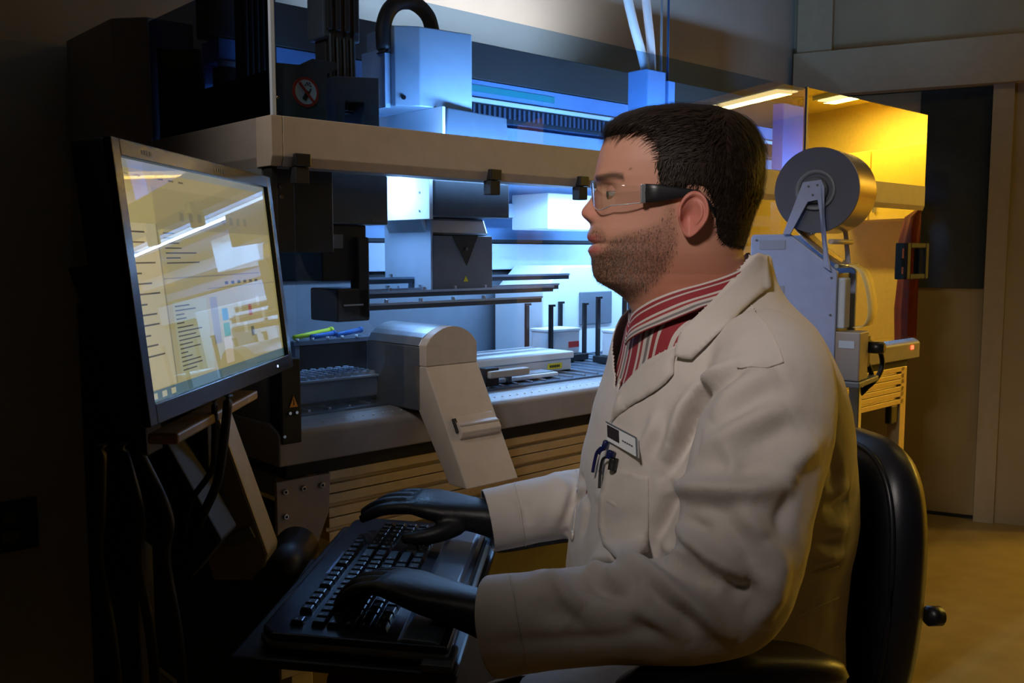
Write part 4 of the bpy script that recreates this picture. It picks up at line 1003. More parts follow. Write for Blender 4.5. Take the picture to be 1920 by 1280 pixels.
# arms and legs under the clothes (one mesh with the rest of the body)
near_path = [PX(1410,655,1.23), PX(1445,712,1.16), PX(1434,810,1.115), PX(1404,930,1.07), PX(1384,1050,1.04), PX(1362,1112,1.03), PX(1285,1140,1.025), PX(1150,1150,1.045), PX(1020,1162,1.065), PX(915,1174,1.085)]
near_r = [.066, .078, .081, .078, .073, .069, .063, .057, .057, .061]
far_path = [PX(1400,690,1.50), PX(1330,790,1.57), PX(1270,890,1.57), PX(1190,935,1.53), PX(1090,942,1.49), PX(1000,958,1.455), PX(905,978,1.44)]
far_r = [.07, .078, .072, .064, .056, .051, .050]
for pth, rad in ((near_path, near_r), (far_path, far_r)):
    v_, f_ = tube_geo(pth, [min(r_ * 0.45, .033) for r_ in rad], 16, 4); add_geo(body, v_, f_)
HIPZ = 0.545
legs = []
for sg_ in (1, -1):
    h = PO + LT * (0.10 * sg_) + Vector((0, 0, HIPZ)) - FW * 0.02
    kn = PO + LT * (0.165 * sg_) + FW * 0.47 + Vector((0, 0, 0.535)); ft = kn + FW * 0.04 + Vector((0, 0, -0.46))
    legs.append((h, kn, ft))
    v_, f_ = tube_geo([h, h.lerp(kn, .5), kn, kn.lerp(ft, .45) - FW * .01, ft], [.082, .072, .055, .052, .036], 18, 5); add_geo(body, v_, f_)
    v_, f_ = tube_geo([ft - FW * .05 + Vector((0, 0, -.03)), ft + FW * .03 + Vector((0, 0, -.035)), ft + FW * .17 + Vector((0, 0, -.05))], [.034, .038, .022], 14, 4); add_geo(body, v_, f_)
me = bpy.data.meshes.new('body'); me.from_pydata(body[0], [], body[1]); me.update()
V = np.array(body[0]); Q = toPX(np.column_stack([V[:, 0], YH - np.abs(V[:, 1] - YH), V[:, 2]]))   # side view coordinates in the middle plane
beard_poly = [(1234,352),(1246,372),(1252,398),(1236,418),(1205,432),(1172,440),(1146,452),(1136,462),(1128,470),(1104,478),(1095,500),(1105,530),(1125,545),(1150,560),(1190,560),(1232,530),(1256,492),(1268,455),(1270,420),(1262,380),(1262,352)]
must_poly = [(1095,421),(1118,423),(1134,436),(1138,456),(1128,462),(1118,452),(1098,440)]
def soft(poly, w_):
    ins = inpoly(Q, poly); d = polydist(Q, poly); return np.clip(0.5 + np.where(ins, d, -d) / (2 * w_), 0, 1)
bm_ = np.maximum(soft(beard_poly, 9), soft(must_poly, 4) * .55); bm_[NHEAD:] = 0
skin = np.tile(np.array([0.58, 0.295, 0.205]), (len(V), 1))
g2 = lambda x, y, sx, sy: np.exp(-((Q[:, 0] - x) / sx) ** 2 - ((Q[:, 1] - y) / sy) ** 2)
def tint(m_, col): 
    global skin
    skin = skin * (1 - m_[:, None]) + np.array(col) * m_[:, None]
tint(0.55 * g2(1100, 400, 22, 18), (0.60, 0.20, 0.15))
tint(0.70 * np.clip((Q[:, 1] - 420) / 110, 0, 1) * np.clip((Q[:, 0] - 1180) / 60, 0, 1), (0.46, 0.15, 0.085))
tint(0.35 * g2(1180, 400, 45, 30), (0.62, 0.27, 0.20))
nearY = np.abs(V[:, 1] - YH)
lips = np.clip(np.maximum(np.exp(-((Q[:, 1] - 446) / 7.5) ** 4), np.exp(-((Q[:, 1] - 468) / 7.0) ** 4)) * np.exp(-(nearY / .033) ** 6) * (Q[:, 0] < 1150), 0, 1)
lips[NHEAD:] = 0
bm_ = bm_ * (1 - lips)
tint(lips * 0.9, (0.47, 0.11, 0.11))
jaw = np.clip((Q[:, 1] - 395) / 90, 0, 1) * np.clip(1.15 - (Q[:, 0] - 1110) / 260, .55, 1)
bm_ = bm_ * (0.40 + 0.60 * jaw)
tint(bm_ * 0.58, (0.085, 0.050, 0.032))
brow = np.exp(-((Q[:, 1] - (336 - 7 * np.exp(-((Q[:, 0] - 1150) / 25) ** 2))) / 6.5) ** 4) * (nearY > .012) * (nearY < .058) * (Q[:, 0] < 1182); brow[NHEAD:] = 0
tint(brow * 0.85, (0.045, 0.028, 0.02))
mole = np.exp(-((Q[:, 0] - 1183) ** 2 + (Q[:, 1] - 317) ** 2) / 4.0) * (V[:, 1] < YH); tint(mole * .8, (0.12, 0.04, 0.03))
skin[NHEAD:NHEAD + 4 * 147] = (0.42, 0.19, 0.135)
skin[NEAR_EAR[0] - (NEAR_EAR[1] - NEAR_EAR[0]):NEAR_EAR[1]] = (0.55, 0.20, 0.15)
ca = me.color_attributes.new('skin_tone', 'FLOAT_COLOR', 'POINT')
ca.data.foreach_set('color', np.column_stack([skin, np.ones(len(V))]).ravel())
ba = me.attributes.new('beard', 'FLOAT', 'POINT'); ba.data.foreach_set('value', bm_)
SKM = bpy.data.materials.new('skin'); SKM.use_nodes = True
nt = SKM.node_tree; b = nt.nodes['Principled BSDF']
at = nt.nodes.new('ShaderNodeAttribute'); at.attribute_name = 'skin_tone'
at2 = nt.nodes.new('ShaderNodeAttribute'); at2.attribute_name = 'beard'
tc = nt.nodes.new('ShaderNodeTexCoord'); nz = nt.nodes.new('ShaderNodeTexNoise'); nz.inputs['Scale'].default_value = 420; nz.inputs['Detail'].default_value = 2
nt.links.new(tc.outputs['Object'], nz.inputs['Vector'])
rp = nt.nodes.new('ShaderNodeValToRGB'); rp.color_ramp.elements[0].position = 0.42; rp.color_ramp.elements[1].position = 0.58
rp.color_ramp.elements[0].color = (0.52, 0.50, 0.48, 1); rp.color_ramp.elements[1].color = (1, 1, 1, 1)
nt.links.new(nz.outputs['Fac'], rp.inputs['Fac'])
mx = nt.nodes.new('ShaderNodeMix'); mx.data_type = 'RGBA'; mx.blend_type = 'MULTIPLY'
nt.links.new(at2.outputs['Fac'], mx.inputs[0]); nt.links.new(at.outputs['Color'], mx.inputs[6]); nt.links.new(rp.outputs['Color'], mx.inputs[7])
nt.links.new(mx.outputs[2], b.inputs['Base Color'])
b.inputs['Roughness'].default_value = 0.50; b.inputs['Specular IOR Level'].default_value = 0.35
b.inputs['Subsurface Weight'].default_value = 0.12; b.inputs['Subsurface Radius'].default_value = (0.012, 0.004, 0.002); b.inputs['Subsurface Scale'].default_value = 0.6
nb_ = nt.nodes.new('ShaderNodeBump'); nb_.inputs['Strength'].default_value = 0.12; nb_.inputs['Distance'].default_value = 0.001
nt.links.new(nz.outputs['Fac'], nb_.inputs['Height']); nt.links.new(nb_.outputs['Normal'], b.inputs['Normal'])
bo = link('body', me, SKM, None, True); own(bo)
EYEW = mat('eye_white', (0.36, 0.31, 0.28), 0.2); IRIS = mat('iris_brown', (0.03, 0.02, 0.015), 0.1)
for sg_ in (-1, 1):
    bm = bmesh.new(); bmesh.ops.create_uvsphere(bm, u_segments=24, v_segments=16, radius=0.0126)
    for v in bm.verts: v.co += EYE[sg_]
    eo = own(frombm('eyeball', bm, EYEW, None, True))
    bm = bmesh.new(); bmesh.ops.create_uvsphere(bm, u_segments=16, v_segments=10, radius=0.0070)
    for v in bm.verts: v.co = Vector((v.co.x * 0.42, v.co.y, v.co.z)) + EYE[sg_] + Vector((-0.0106, 0, -0.0012))
    io = frombm('iris', bm, IRIS, None, True); io.data.transform(MINV); io.parent = eo

# ---- hair: a cap grown from the head slices plus many short strands
hair_poly = [(1118,284),(1124,268),(1138,259),(1154,255),(1194,250),(1222,256),(1230,270),(1231,290),(1229,312),(1231,336),(1240,358),(1248,372),(1262,372),(1268,358),(1282,352),(1302,348),(1324,356),(1334,378),(1338,405),(1341,440),(1353,459),(1392,468),(1460,466),(1460,150),(1080,150),(1080,284)]
outline = [(1122,282),(1123,270),(1127,261),(1141,239),(1163,220),(1191,208),(1222,200),(1263,196),(1304,199),(1335,206),(1366,219),(1391,236),(1413,252),(1426,274),(1432,305),(1433,336),(1430,367),(1422,392),(1413,417),(1404,436),(1394,463)]
HV = np.array(hv).reshape(len(PYS), NT, 3)
nr = int(np.argmax(PYS > 472))
HVs = HV[:nr].reshape(-1, 3); HQ = toPX(np.column_stack([HVs[:, 0], YH - np.abs(HVs[:, 1] - YH), HVs[:, 2]]))
hin = inpoly(HQ, hair_poly); hd_ = polydist(HQ, hair_poly)
cen = np.array(PX(1285, 330, YH))
nrm = HVs - cen; nrm /= np.linalg.norm(nrm, axis=1)[:, None]
top = np.clip((330 - HQ[:, 1]) / 90, 0, 1); front = np.clip((1240 - HQ[:, 0]) / 90, 0, 1) * np.clip((300 - HQ[:, 1]) / 30, 0, 1)
thick = (0.0035 + 0.0035 * top + 0.0025 * front) * np.clip(hd_ / 9, 0, 1)
idx = -np.ones(len(HVs), int); vs = []
for i in range(len(HVs)):
    if hin[i]:
        idx[i] = len(vs); jit = 0.0008 * noise.noise(Vector(HVs[i]) * 220)
        vs.append(HVs[i] + nrm[i] * (thick[i] + jit - 0.0018 * (1 - min(1, hd_[i] / 9))))
fs = []
for r_ in range(nr - 1):
    for k in range(NT):
        q = [r_*NT+k, r_*NT+(k+1) % NT, (r_+1)*NT+(k+1) % NT, (r_+1)*NT+k]
        if all(idx[j] >= 0 for j in q): fs.append(tuple(idx[j] for j in q))
fs.append(tuple(idx[k] for k in range(NT))[::-1])
HAIRM = mat('dark_brown_hair', (0.022, 0.013, 0.009), 0.55, var=0.35, vscale=120, spec=0.25)
ho = own(raw('hair', vs, fs, HAIRM, None, True))
# strands
rng = random.Random(5)
VS = np.array(vs); HQ2 = toPX(np.column_stack([VS[:, 0], YH - np.abs(VS[:, 1] - YH), VS[:, 2]])); N2 = VS - cen; N2 /= np.linalg.norm(N2, axis=1)[:, None]
sv, sf = [], []
def strand(p, n_, d, L, w0, lift):
    side = d.cross(n_).normalized(); o = len(sv); K = 4
    for i in range(K + 1):
        t = i / K; c = p + d * (L * t) + n_ * (0.001 + lift * math.sin(t * 2.2)) - n_ * (L * L * t * t * 5.0)
        ww = w0 * (1 - 0.85 * t)
        sv.append(tuple(c + side * ww)); sv.append(tuple(c - side * ww))
    for i in range(K): sf.append((o+2*i, o+2*i+1, o+2*i+3, o+2*i+2))
areaw = np.where(HQ2[:, 1] < 216, 0.35, 1.0)
pick = np.array([rng.random() for _ in range(len(VS))])
for rep in range(3):
    for i in range(len(VS)):
        if rng.random() > areaw[i] * 0.55: continue
        n_ = Vector(N2[i]); x, y = HQ2[i]
        if y < 300 and x < 1330: d0 = Vector((-1.0, rng.uniform(-.25, .25), -0.15))
        elif x > 1360: d0 = Vector((0.25, rng.uniform(-.2, .2), -1.0))
        else: d0 = Vector((-0.25, rng.uniform(-.1, .1), -1.0)) if y > 280 else Vector((-0.5, 0, -0.6))
        d0 = d0 - n_ * d0.dot(n_); d0 = (d0.normalized() + Vector((rng.gauss(0, .15), rng.gauss(0, .15), rng.gauss(0, .15)))); d0 = (d0 - n_ * d0.dot(n_) * .8).normalized()
        L = (0.026 if y < 270 else 0.012 if y < 380 else 0.007) * rng.uniform(.6, 1.15)
        if x < 1170 and y < 290: L *= 0.6
        if 1225 < x < 1265 and y > 330: L = 0.005
        strand(Vector(VS[i]) + Vector((rng.gauss(0, .0012), rng.gauss(0, .0012), rng.gauss(0, .0012))), n_, d0, L, 0.00055, 0.0022 if y < 300 else 0.0008)
so_ = own(raw('hair_strands', sv, sf, HAIRM, None, True), ho); tag(so_, kind='stuff')
# beard stubble
sv, sf = [], []
HVm = np.array(hv); bmv = bm_[:NHEAD]
cand = np.where(bmv > 0.15)[0]
rng = random.Random(11)
for i in cand:
    r_, k = divmod(int(i), NT)
    if r_ < 2 or r_ > len(PYS) - 3: continue
    a = Vector(HV[r_, (k+1) % NT]) - Vector(HV[r_, (k-1) % NT]); c_ = Vector(HV[r_+1, k]) - Vector(HV[r_-1, k])
    n_ = a.cross(c_)
    if n_.length < 1e-12: continue
    n_.normalize(); p = Vector(HV[r_, k])
    if n_.dot(p - Vector((cen[0], YH, p.z))) < 0: n_ = -n_
    for rep in range(2):
        if rng.random() > 0.42 * bmv[i]: continue
        d0 = Vector((-0.35, rng.uniform(-.3, .3), -1.0)); d0 = (d0 - n_ * d0.dot(n_)).normalized(); d0 = (d0 + n_ * 0.55).normalized()
        strand(p + Vector((rng.gauss(0, .0012), rng.gauss(0, .0010), rng.gauss(0, .0012))) - n_ * .001, n_, d0, rng.uniform(.003, .0055), 0.00026, 0.0)
bs = own(raw('beard', sv, sf, mat('beard_brown', (0.045, 0.026, 0.016), 0.5, var=0.3, vscale=150), None, True)); tag(bs, kind='stuff')

# ---- lab coat
CY = 1.35
coat_rows = [(476,1182,1444,.074),(520,1178,1450,.080),(560,1174,1466,.104),(590,1170,1494,.146),(620,1163,1510,.175),(660,1156,1528,.192),(700,1146,1545,.204),(760,1124,1564,.210),(850,1100,1574,.214),
             (960,1084,1580,.214),(1040,1070,1562,.214),(1130,1066,1552,.218),(1250,1062,1552,.226),(1340,1050,1562,.235)]
def torso_rings(rows, din, dl, ntheta=64, step=12, D=CY):
    pys = np.arange(rows[0][0], rows[-1][0] + 1, step); out = []
    F_ = smooth1(np.interp(pys, [r_[0] for r_ in rows], [r_[1] for r_ in rows]), 1); B_ = smooth1(np.interp(pys, [r_[0] for r_ in rows], [r_[2] for r_ in rows]), 1)
    L_ = smooth1(np.interp(pys, [r_[0] for r_ in rows], [r_[3] for r_ in rows]), 1)
    for py, f, b_, l in zip(pys, F_, B_, L_):
        c = PX((f + b_) / 2, py, D); ext = (PX(b_, py, D).x - PX(f, py, D).x) / 2 - din; l -= dl
        sy, cy = math.sin(PYAW), math.cos(PYAW)
        a = math.sqrt(max(ext * ext - (l * sy) ** 2, 0.05 ** 2)) / cy
        ring = []
        for k in range(ntheta):
            t = 2 * math.pi * k / ntheta; n_ = 2.25
            u = a * math.copysign(abs(math.cos(t)) ** (2/n_), math.cos(t)); v = l * math.copysign(abs(math.sin(t)) ** (2/n_), math.sin(t))
            ring.append(tuple(c + FW * u + LT * v))
        out.append(ring)
    return out
geo = ([], [])
v_, f_ = grid_mesh(torso_rings(coat_rows, 0, 0)); add_geo(geo, v_, f_)
for pth, rad in ((near_path, near_r), (far_path, far_r)):
    v_, f_ = tube_geo(pth, rad, 28, 6); add_geo(geo, v_, f_)
for h, kn, ft in legs:
    a_ = h + Vector((0, 0, .0)); v_, f_ = tube_geo([a_, a_.lerp(kn, .5) + Vector((0, 0, .005)), a_.lerp(kn, .80)], [.125, .105, .094], 24, 6); add_geo(geo, v_, f_)
def remeshed(name, vs, fs, voxel, smooth_it, fac=0.5):
    o = raw(name, vs, fs)
    m_ = o.modifiers.new('r', 'REMESH'); m_.mode = 'VOXEL'; m_.voxel_size = voxel
    s_ = o.modifiers.new('s', 'SMOOTH'); s_.factor = fac; s_.iterations = smooth_it
    me = bpy.data.meshes.new_from_object(o.evaluated_get(bpy.context.evaluated_depsgraph_get()))
    bpy.data.objects.remove(o); me.name = name
    return me
cme = remeshed('lab_coat', geo[0], geo[1], 0.0046, 12, 0.6)
def mesh_np(me):
    P = np.empty(len(me.vertices) * 3); me.vertices.foreach_get('co', P); N = np.empty(len(me.vertices) * 3); me.vertices.foreach_get('normal', N)
    return P.reshape(-1, 3), N.reshape(-1, 3)
def bvh_of(me):
    P, N = mesh_np(me); return BVHTree.FromPolygons([tuple(p) for p in P], [tuple(p.vertices) for p in me.polygons])
CAM0 = Vector((0, 0, CAMZ))
def hit(bv, x, y, maxd=3.0):
    h, n_, i_, d = bv.ray_cast(CAM0, RAY(x, y), maxd)
    return (h, n_) if h is not None else (None, None)
def stroke_pts(bv, poly, step=7):
    out = []
    for i in range(len(poly) - 1):
        a = Vector(poly[i]); b_ = Vector(poly[i+1]); n_ = max(1, int((b_ - a).length / step))
        for j in range(n_): out.append(a.lerp(b_, j / n_))
    out.append(Vector(poly[-1]))
    res = []
    for p in out:
        h, n_ = hit(bv, p.x, p.y)
        if h is not None: res.append((h, n_))
    return res
bv0 = bvh_of(cme)
Z5 = lambda L: [(1000 + x / 2.416, 750 + y / 2.416) for x, y in L]
Z2 = lambda L: [(1040 + x / 2.91, 460 + y / 2.91) for x, y in L]
# (polyline, height in m, width in m): ridges positive, valleys negative
folds = [
 (Z5([(780,-60),(735,40),(700,130),(650,250),(600,350)]), -.016, .016), (Z5([(720,-40),(680,60),(640,170),(585,300)]), .007, .016),
 (Z5([(600,350),(640,430),(610,500),(560,600),(530,700)]), -.015, .015),
 (Z5([(590,375),(700,405),(850,420),(1000,405),(1140,370)]), .012, .017), (Z5([(740,240),(830,275),(960,300),(1120,280)]), -.008, .024),
 (Z5([(1290,180),(1220,240),(1150,300),(1140,380)]), .008, .018), (Z5([(1150,20),(1000,90),(860,160),(740,225)]), .010, .022), (Z5([(1180,110),(1050,160),(930,210)]), -.006, .018),
 (Z5([(640,450),(720,470),(860,470),(980,500)]), -.009, .016),
 (Z5([(645,555),(720,640),(820,720),(930,790),(1040,835)]), .012, .013), (Z5([(660,540),(740,575),(810,580)]), -.009, .011), (Z5([(700,690),(770,790),(860,850)]), -.008, .014), (Z5([(860,780),(920,850),(1010,850)]), -.008, .013),
 (Z5([(480,715),(560,800),(650,880),(760,960),(850,1030),(930,1085)]), .013, .013), (Z5([(530,690),(610,740),(700,800),(800,835)]), -.009, .012), (Z5([(500,770),(580,870),(680,960),(740,1090)]), -.012, .015),
 (Z5([(470,870),(500,960),(600,1040),(720,1110)]), .008, .015),
 (Z5([(250,775),(310,715),(380,705),(440,740),(470,820)]), .009, .015), (Z5([(225,760),(290,830),(380,880),(440,890)]), -.013, .014), (Z5([(440,760),(450,830),(445,890)]), -.008, .010),
 (Z5([(10,760),(90,800),(150,880),(230,960)]), .007, .018), (Z5([(30,880),(60,950),(150,1020)]), -.006, .016),
 (Z5([(-220,1100),(0,1092),(150,1085),(320,1080),(560,1045)]), -.004, .010), (Z5([(420,1000),(560,1045),(700,1100),(740,1125)]), -.007, .014),
 (Z5([(1060,620),(1100,760),(1080,880),(1000,1000)]), .007, .022), (Z5([(1000,640),(1030,780),(960,900),(880,960)]), -.007, .020),
 (Z5([(1310,470),(1370,470),(1440,432)]), -.007, .013), (Z5([(1300,430),(1360,440),(1430,390)]), .005, .014), (Z5([(1290,585),(1340,590),(1420,560)]), .006, .014), (Z5([(1280,640),(1330,645),(1400,640)]), -.006, .013), (Z5([(1270,705),(1320,712),(1400,700)]), .006, .013),
 (Z5([(1250,795),(1320,765),(1400,735)]), -.005, .009), (Z5([(1350,230),(1380,330),(1340,420)]), -.005, .014),
 (Z2([(1060,660),(930,720),(820,800),(760,900)]), -.009, .013), (Z2([(1000,640),(880,700),(790,790),(720,900),(640,1100)]), .009, .014), (Z2([(830,830),(750,960),(690,1060),(620,1180)]), -.008, .012),
 (Z2([(1222,690),(1100,740),(960,850),(860,980)]), .008, .022), (Z2([(1222,800),(1080,860),(960,960),(800,1060)]), -.007, .020),
 (Z2([(560,900),(540,1000),(460,1150)]), .005, .013), (Z2([(600,900),(590,1010),(520,1180)]), -.004, .012),
 (Z5([(690,80),(650,180),(600,290)]), .006, .007), (Z5([(560,640),(640,690),(720,720)]), .006, .008), (Z5([(600,660),(690,740),(760,800)]), -.005, .007), (Z5([(520,800),(600,890),(700,960)]), .005, .008), (Z5([(330,740),(360,800),(350,870)]), .005, .009), (Z5([(160,770),(200,850),(290,920)]), -.005, .010), (Z5([(900,470),(980,540),(1050,640)]), .006, .014), (Z5([(780,480),(880,560),(960,660),(990,760)]), -.005, .013), (Z5([(870,200),(900,280),(880,360)]), .005, .012), (Z5([(1180,420),(1130,520),(1110,620)]), -.006, .013), (Z5([(960,1000),(1010,930),(1040,860)]), -.006, .010), (Z5([(60,820),(120,930),(240,1040)]), -.004, .009),
 ([(960,920),(985,950),(990,990)], -.006, .012), ([(1040,880),(1060,920),(1040,980)], .006, .014), ([(1075,870),(1090,910),(1070,960)], -.007, .013),
 ([(1180,960),(1150,940),(1120,930)], .004, .010), ([(1140,985),(1180,970),(1215,980)], -.004, .010), ([(1085,900),(1100,950),(1090,1010)], -.005, .013),
]
def displace(me, bv, strokes):
    P, N = mesh_np(me); D = np.zeros(len(P))
    for poly, amp, wd_ in strokes:
        s_ = stroke_pts(bv, poly)
        if len(s_) < 2: continue
        S = np.array([tuple(h) for h, _ in s_]); lo_ = S.min(0) - 3 * wd_; hi_ = S.max(0) + 3 * wd_
        sel = np.where(((P > lo_) & (P < hi_)).all(1))[0]
        if len(sel) == 0: continue
        p = P[sel]; best = np.full(len(sel), 1e9); tt = np.zeros(len(sel)); m_ = len(S) - 1
        for i in range(m_):
            if np.linalg.norm(S[i+1] - S[i]) > 0.035: continue
            ab = S[i+1] - S[i]; t = np.clip(((p - S[i]) @ ab) / (ab @ ab + 1e-12), 0, 1); d = np.linalg.norm(p - (S[i] + t[:, None] * ab), axis=1)
            b_ = d < best; best[b_] = d[b_]; tt[b_] = (i + t[b_]) / m_
        D[sel] += (1.75 if amp > 0 else 1.5) * amp * np.exp(-(best / (wd_ * .82)) ** 2) * np.sin(np.pi * np.clip(tt, 0.03, 0.97)) ** 0.6
    for i in range(len(P)):
        q = Vector(P[i]); D[i] += 0.0016 * noise.noise(q * 16) + 0.0008 * noise.noise(q * 42)
    P = P + N * D[:, None]
    me.vertices.foreach_set('co', P.ravel()); me.update()
displace(cme, bv0, folds)
bv1 = bvh_of(cme)
# cut the neck opening and the cuffs
open_poly = Z2([(345,792),(480,645),(655,545),(700,452),(830,332),(960,190),(1062,62),(1075,-60),(300,-100),(300,250),(385,430),(362,700)])
bm = bmesh.new(); bm.from_mesh(cme); bm.normal_update()
kill = []
PO_np = np.array(PO)
cents = np.array([tuple(f.calc_center_median()) for f in bm.faces]); nor = np.array([tuple(f.normal) for f in bm.faces])
rel = cents - PO_np; lat = rel @ np.array(LT)
mir = cents - 2 * lat[:, None] * np.array(LT); nl = nor @ np.array(LT); nmir = nor - 2 * nl[:, None] * np.array(LT)
camv = np.array([0, 0, CAMZ])
in1 = inpoly(toPX(cents), open_poly) & (((camv - cents) * nor).sum(1) > 0) & (lat > -0.07)
in2 = inpoly(toPX(mir), open_poly) & (((camv - mir) * nmir).sum(1) > 0) & (lat < 0)
armz = cents[:, 2] > PX(1200, 742, CY).z
capn = np.array((near_path[-1] - near_path[-2]).normalized()); capf = np.array((far_path[-1] - far_path[-2]).normalized())
c1 = ((cents - np.array(near_path[-1])) @ capn) > -0.006; c1 &= np.linalg.norm(cents - np.array(near_path[-1]), axis=1) < .1
c2 = ((cents - np.array(far_path[-1])) @ capf) > -0.006; c2 &= np.linalg.norm(cents - np.array(far_path[-1]), axis=1) < .1
topc = (nor[:, 2] > 0.9) & (cents[:, 2] > PX(1300, 486, CY).z)
kk = ((in1 | in2) & armz) | topc
bm.faces.ensure_lookup_table()
cuts = []
for endp, dr in ((near_path[-1], Vector(capn)), (far_path[-1], Vector(capf))):
    cuts.append((endp, dr, [f for f in bm.faces if (f.calc_center_median() - endp).length < .105]))
bmesh.ops.delete(bm, geom=[bm.faces[i] for i in np.where(kk)[0]], context='FACES')
for endp, dr, fl_ in cuts:
    fl_ = [f for f in fl_ if f.is_valid]; gm = list({v for f in fl_ for v in f.verts}) + list({e_ for f in fl_ for e_ in f.edges}) + fl_
    bmesh.ops.bisect_plane(bm, geom=gm, plane_co=endp - dr * 0.008, plane_no=dr, clear_outer=True)
bm.to_mesh(cme); bm.free()
COATM = bpy.data.materials.new('white_cotton'); COATM.use_nodes = True
nt = COATM.node_tree; b = nt.nodes['Principled BSDF']; b.inputs['Base Color'].default_value = (0.66, 0.60, 0.55, 1); b.inputs['Roughness'].default_value = 0.75
b.inputs['Sheen Weight'].default_value = 0.15; b.inputs['Specular IOR Level'].default_value = 0.2
tc = nt.nodes.new('ShaderNodeTexCoord'); n1 = nt.nodes.new('ShaderNodeTexNoise'); n1.inputs['Scale'].default_value = 700; n1.inputs['Detail'].default_value = 2
n2_ = nt.nodes.new('ShaderNodeTexNoise'); n2_.inputs['Scale'].default_value = 55; n2_.inputs['Detail'].default_value = 3
ad_ = nt.nodes.new('ShaderNodeMath'); ad_.operation = 'MULTIPLY_ADD'; ad_.inputs[1].default_value = 0.12
nt.links.new(tc.outputs['Object'], n1.inputs['Vector']); nt.links.new(tc.outputs['Object'], n2_.inputs['Vector'])
nt.links.new(n1.outputs['Fac'], ad_.inputs[0]); nt.links.new(n2_.outputs['Fac'], ad_.inputs[2])
bp2 = nt.nodes.new('ShaderNodeBump'); bp2.inputs['Strength'].default_value = 0.25; bp2.inputs['Distance'].default_value = 0.004
nt.links.new(ad_.outputs[0], bp2.inputs['Height']); nt.links.new(bp2.outputs['Normal'], b.inputs['Normal'])
coat = link('lab_coat', cme, COATM, None, True); own(coat)
s_ = coat.modifiers.new('cloth', 'SOLIDIFY'); s_.thickness = 0.002; s_.offset = -1
# patches of cloth laid on the coat: lapel, collar, pocket
from mathutils.geometry import delaunay_2d_cdt
def patch(name, poly, off, m, bv=None, thick=0.0025, grid=9.0, par=coat, bulge=0.0):
    bv = bv or bv1
    bd = []
    for i in range(len(poly)):
        a = Vector(poly[i]); b_ = Vector(poly[(i+1) % len(poly)]); n_ = max(1, int((b_ - a).length / 6))
        for j in range(n_): bd.append(a.lerp(b_, j / n_))
    nb = len(bd); pts = [Vector(p) for p in bd]
    xs = [p.x for p in bd]; ys = [p.y for p in bd]
    G = np.array([(x, y) for x in np.arange(min(xs), max(xs), grid) for y in np.arange(min(ys), max(ys), grid)])
    if len(G):
        bdl = [tuple(p) for p in bd]; G = G[inpoly(G, bdl) & (polydist(G, bdl) > grid * .5)]
        pts += [Vector(tuple(g)) for g in G]
    r_ = delaunay_2d_cdt(pts, [(i, (i+1) % nb) for i in range(nb)], [], 1, 1e-4)
    T3 = []; last = None
    for p in r_[0]:
        h, n_ = hit(bv, p.x, p.y)
        T3.append((h - CAM0).length if h is not None else None)
    known = [t for t in T3 if t is not None]
    T3 = [t if t is not None else sum(known) / len(known) for t in T3]
    # relax so that the patch lies flat
    nbm = [set() for _ in T3]
    for f in r_[2]:
        for i in range(len(f)): nbm[f[i]].add(f[(i+1) % len(f)]); nbm[f[(i+1) % len(f)]].add(f[i])
    for it in range(5):
        T3 = [t * .5 + sum(T3[j] for j in nbm[i]) / len(nbm[i]) * .5 if nbm[i] else t for i, t in enumerate(T3)]
    P3 = [CAM0 + RAY(p.x, p.y) * (t - off) for p, t in zip(r_[0], T3)]
    o = raw(name, P3, [tuple(f) for f in r_[2]], m, None, True)
    own(o, par); md = o.modifiers.new('cloth', 'SOLIDIFY'); md.thickness = thick; md.offset = 0
    return o
lap = Z2([(662,545),(655,605),(650,640),(648,700),(600,755),(560,785),(490,830),(420,872),(350,925),(300,965),(322,880),(347,795),(420,710),(500,628),(580,585)])
patch('lapel', lap, 0.0075, COATM)
col_ = Z2([(1062,62),(1115,40),(1165,62),(1172,140),(1182,225),(1120,270),(1060,322),(980,395),(900,470),(820,550),(745,622),(700,618),(655,603),(664,545),(700,452),(830,332),(960,190)])
patch('collar', col_, 0.0085, COATM)
pk = [(1139,873),(1165,880),(1216,893),(1217,950),(1214,1034),(1185,1046),(1160,1050),(1130,1020),(1121,985),(1124,930)]
patch('chest_pocket', pk, 0.0035, COATM)
def seam(poly, r_=0.0011, off=0.001):
    s_ = stroke_pts(bv1, poly, 6)
    pts = [h + n_ * off for h, n_ in s_]
    runs = [[pts[0]]]
    for p in pts[1:]:
        if (p - runs[-1][-1]).length > 0.03: runs.append([p])
        else: runs[-1].append(p)
    for q in runs:
        if len(q) < 3: continue
        bm = bmesh.new(); bm_tube(bm, q, r_, 6); own(frombm('seam', bm, COATM, None, True), coat)
seam(Z2([(1062,322),(1110,375),(1150,420),(1190,490),(1225,570),(1245,640)]))
seam(Z2([(1000,668),(1080,662),(1160,668),(1245,640)]))
seam(Z5([(1215,825),(1300,786),(1380,752)])); seam(Z5([(1190,985),(1300,930),(1380,892)]))
seam([(1080,870),(1083,930),(1076,1000)]); seam([(955,1065),(968,1150),(985,1245)]); seam([(965,905),(975,960),(985,1022)])
BTN = mat('button_white', (0.62, 0.58, 0.50), 0.35, var=0.04)
def button(name, x, y, bv, r_, par, m):
    h, n_ = hit(bv, x, y)
    bm = bmesh.new(); bm_cyl(bm, h + n_ * 0.001, h + n_ * 0.004, r_, r_ * .85, 16); return own(frombm(name, bm, m, None, False), par)
button('button', 1075, 1004, bv1, 0.008, coat, BTN)

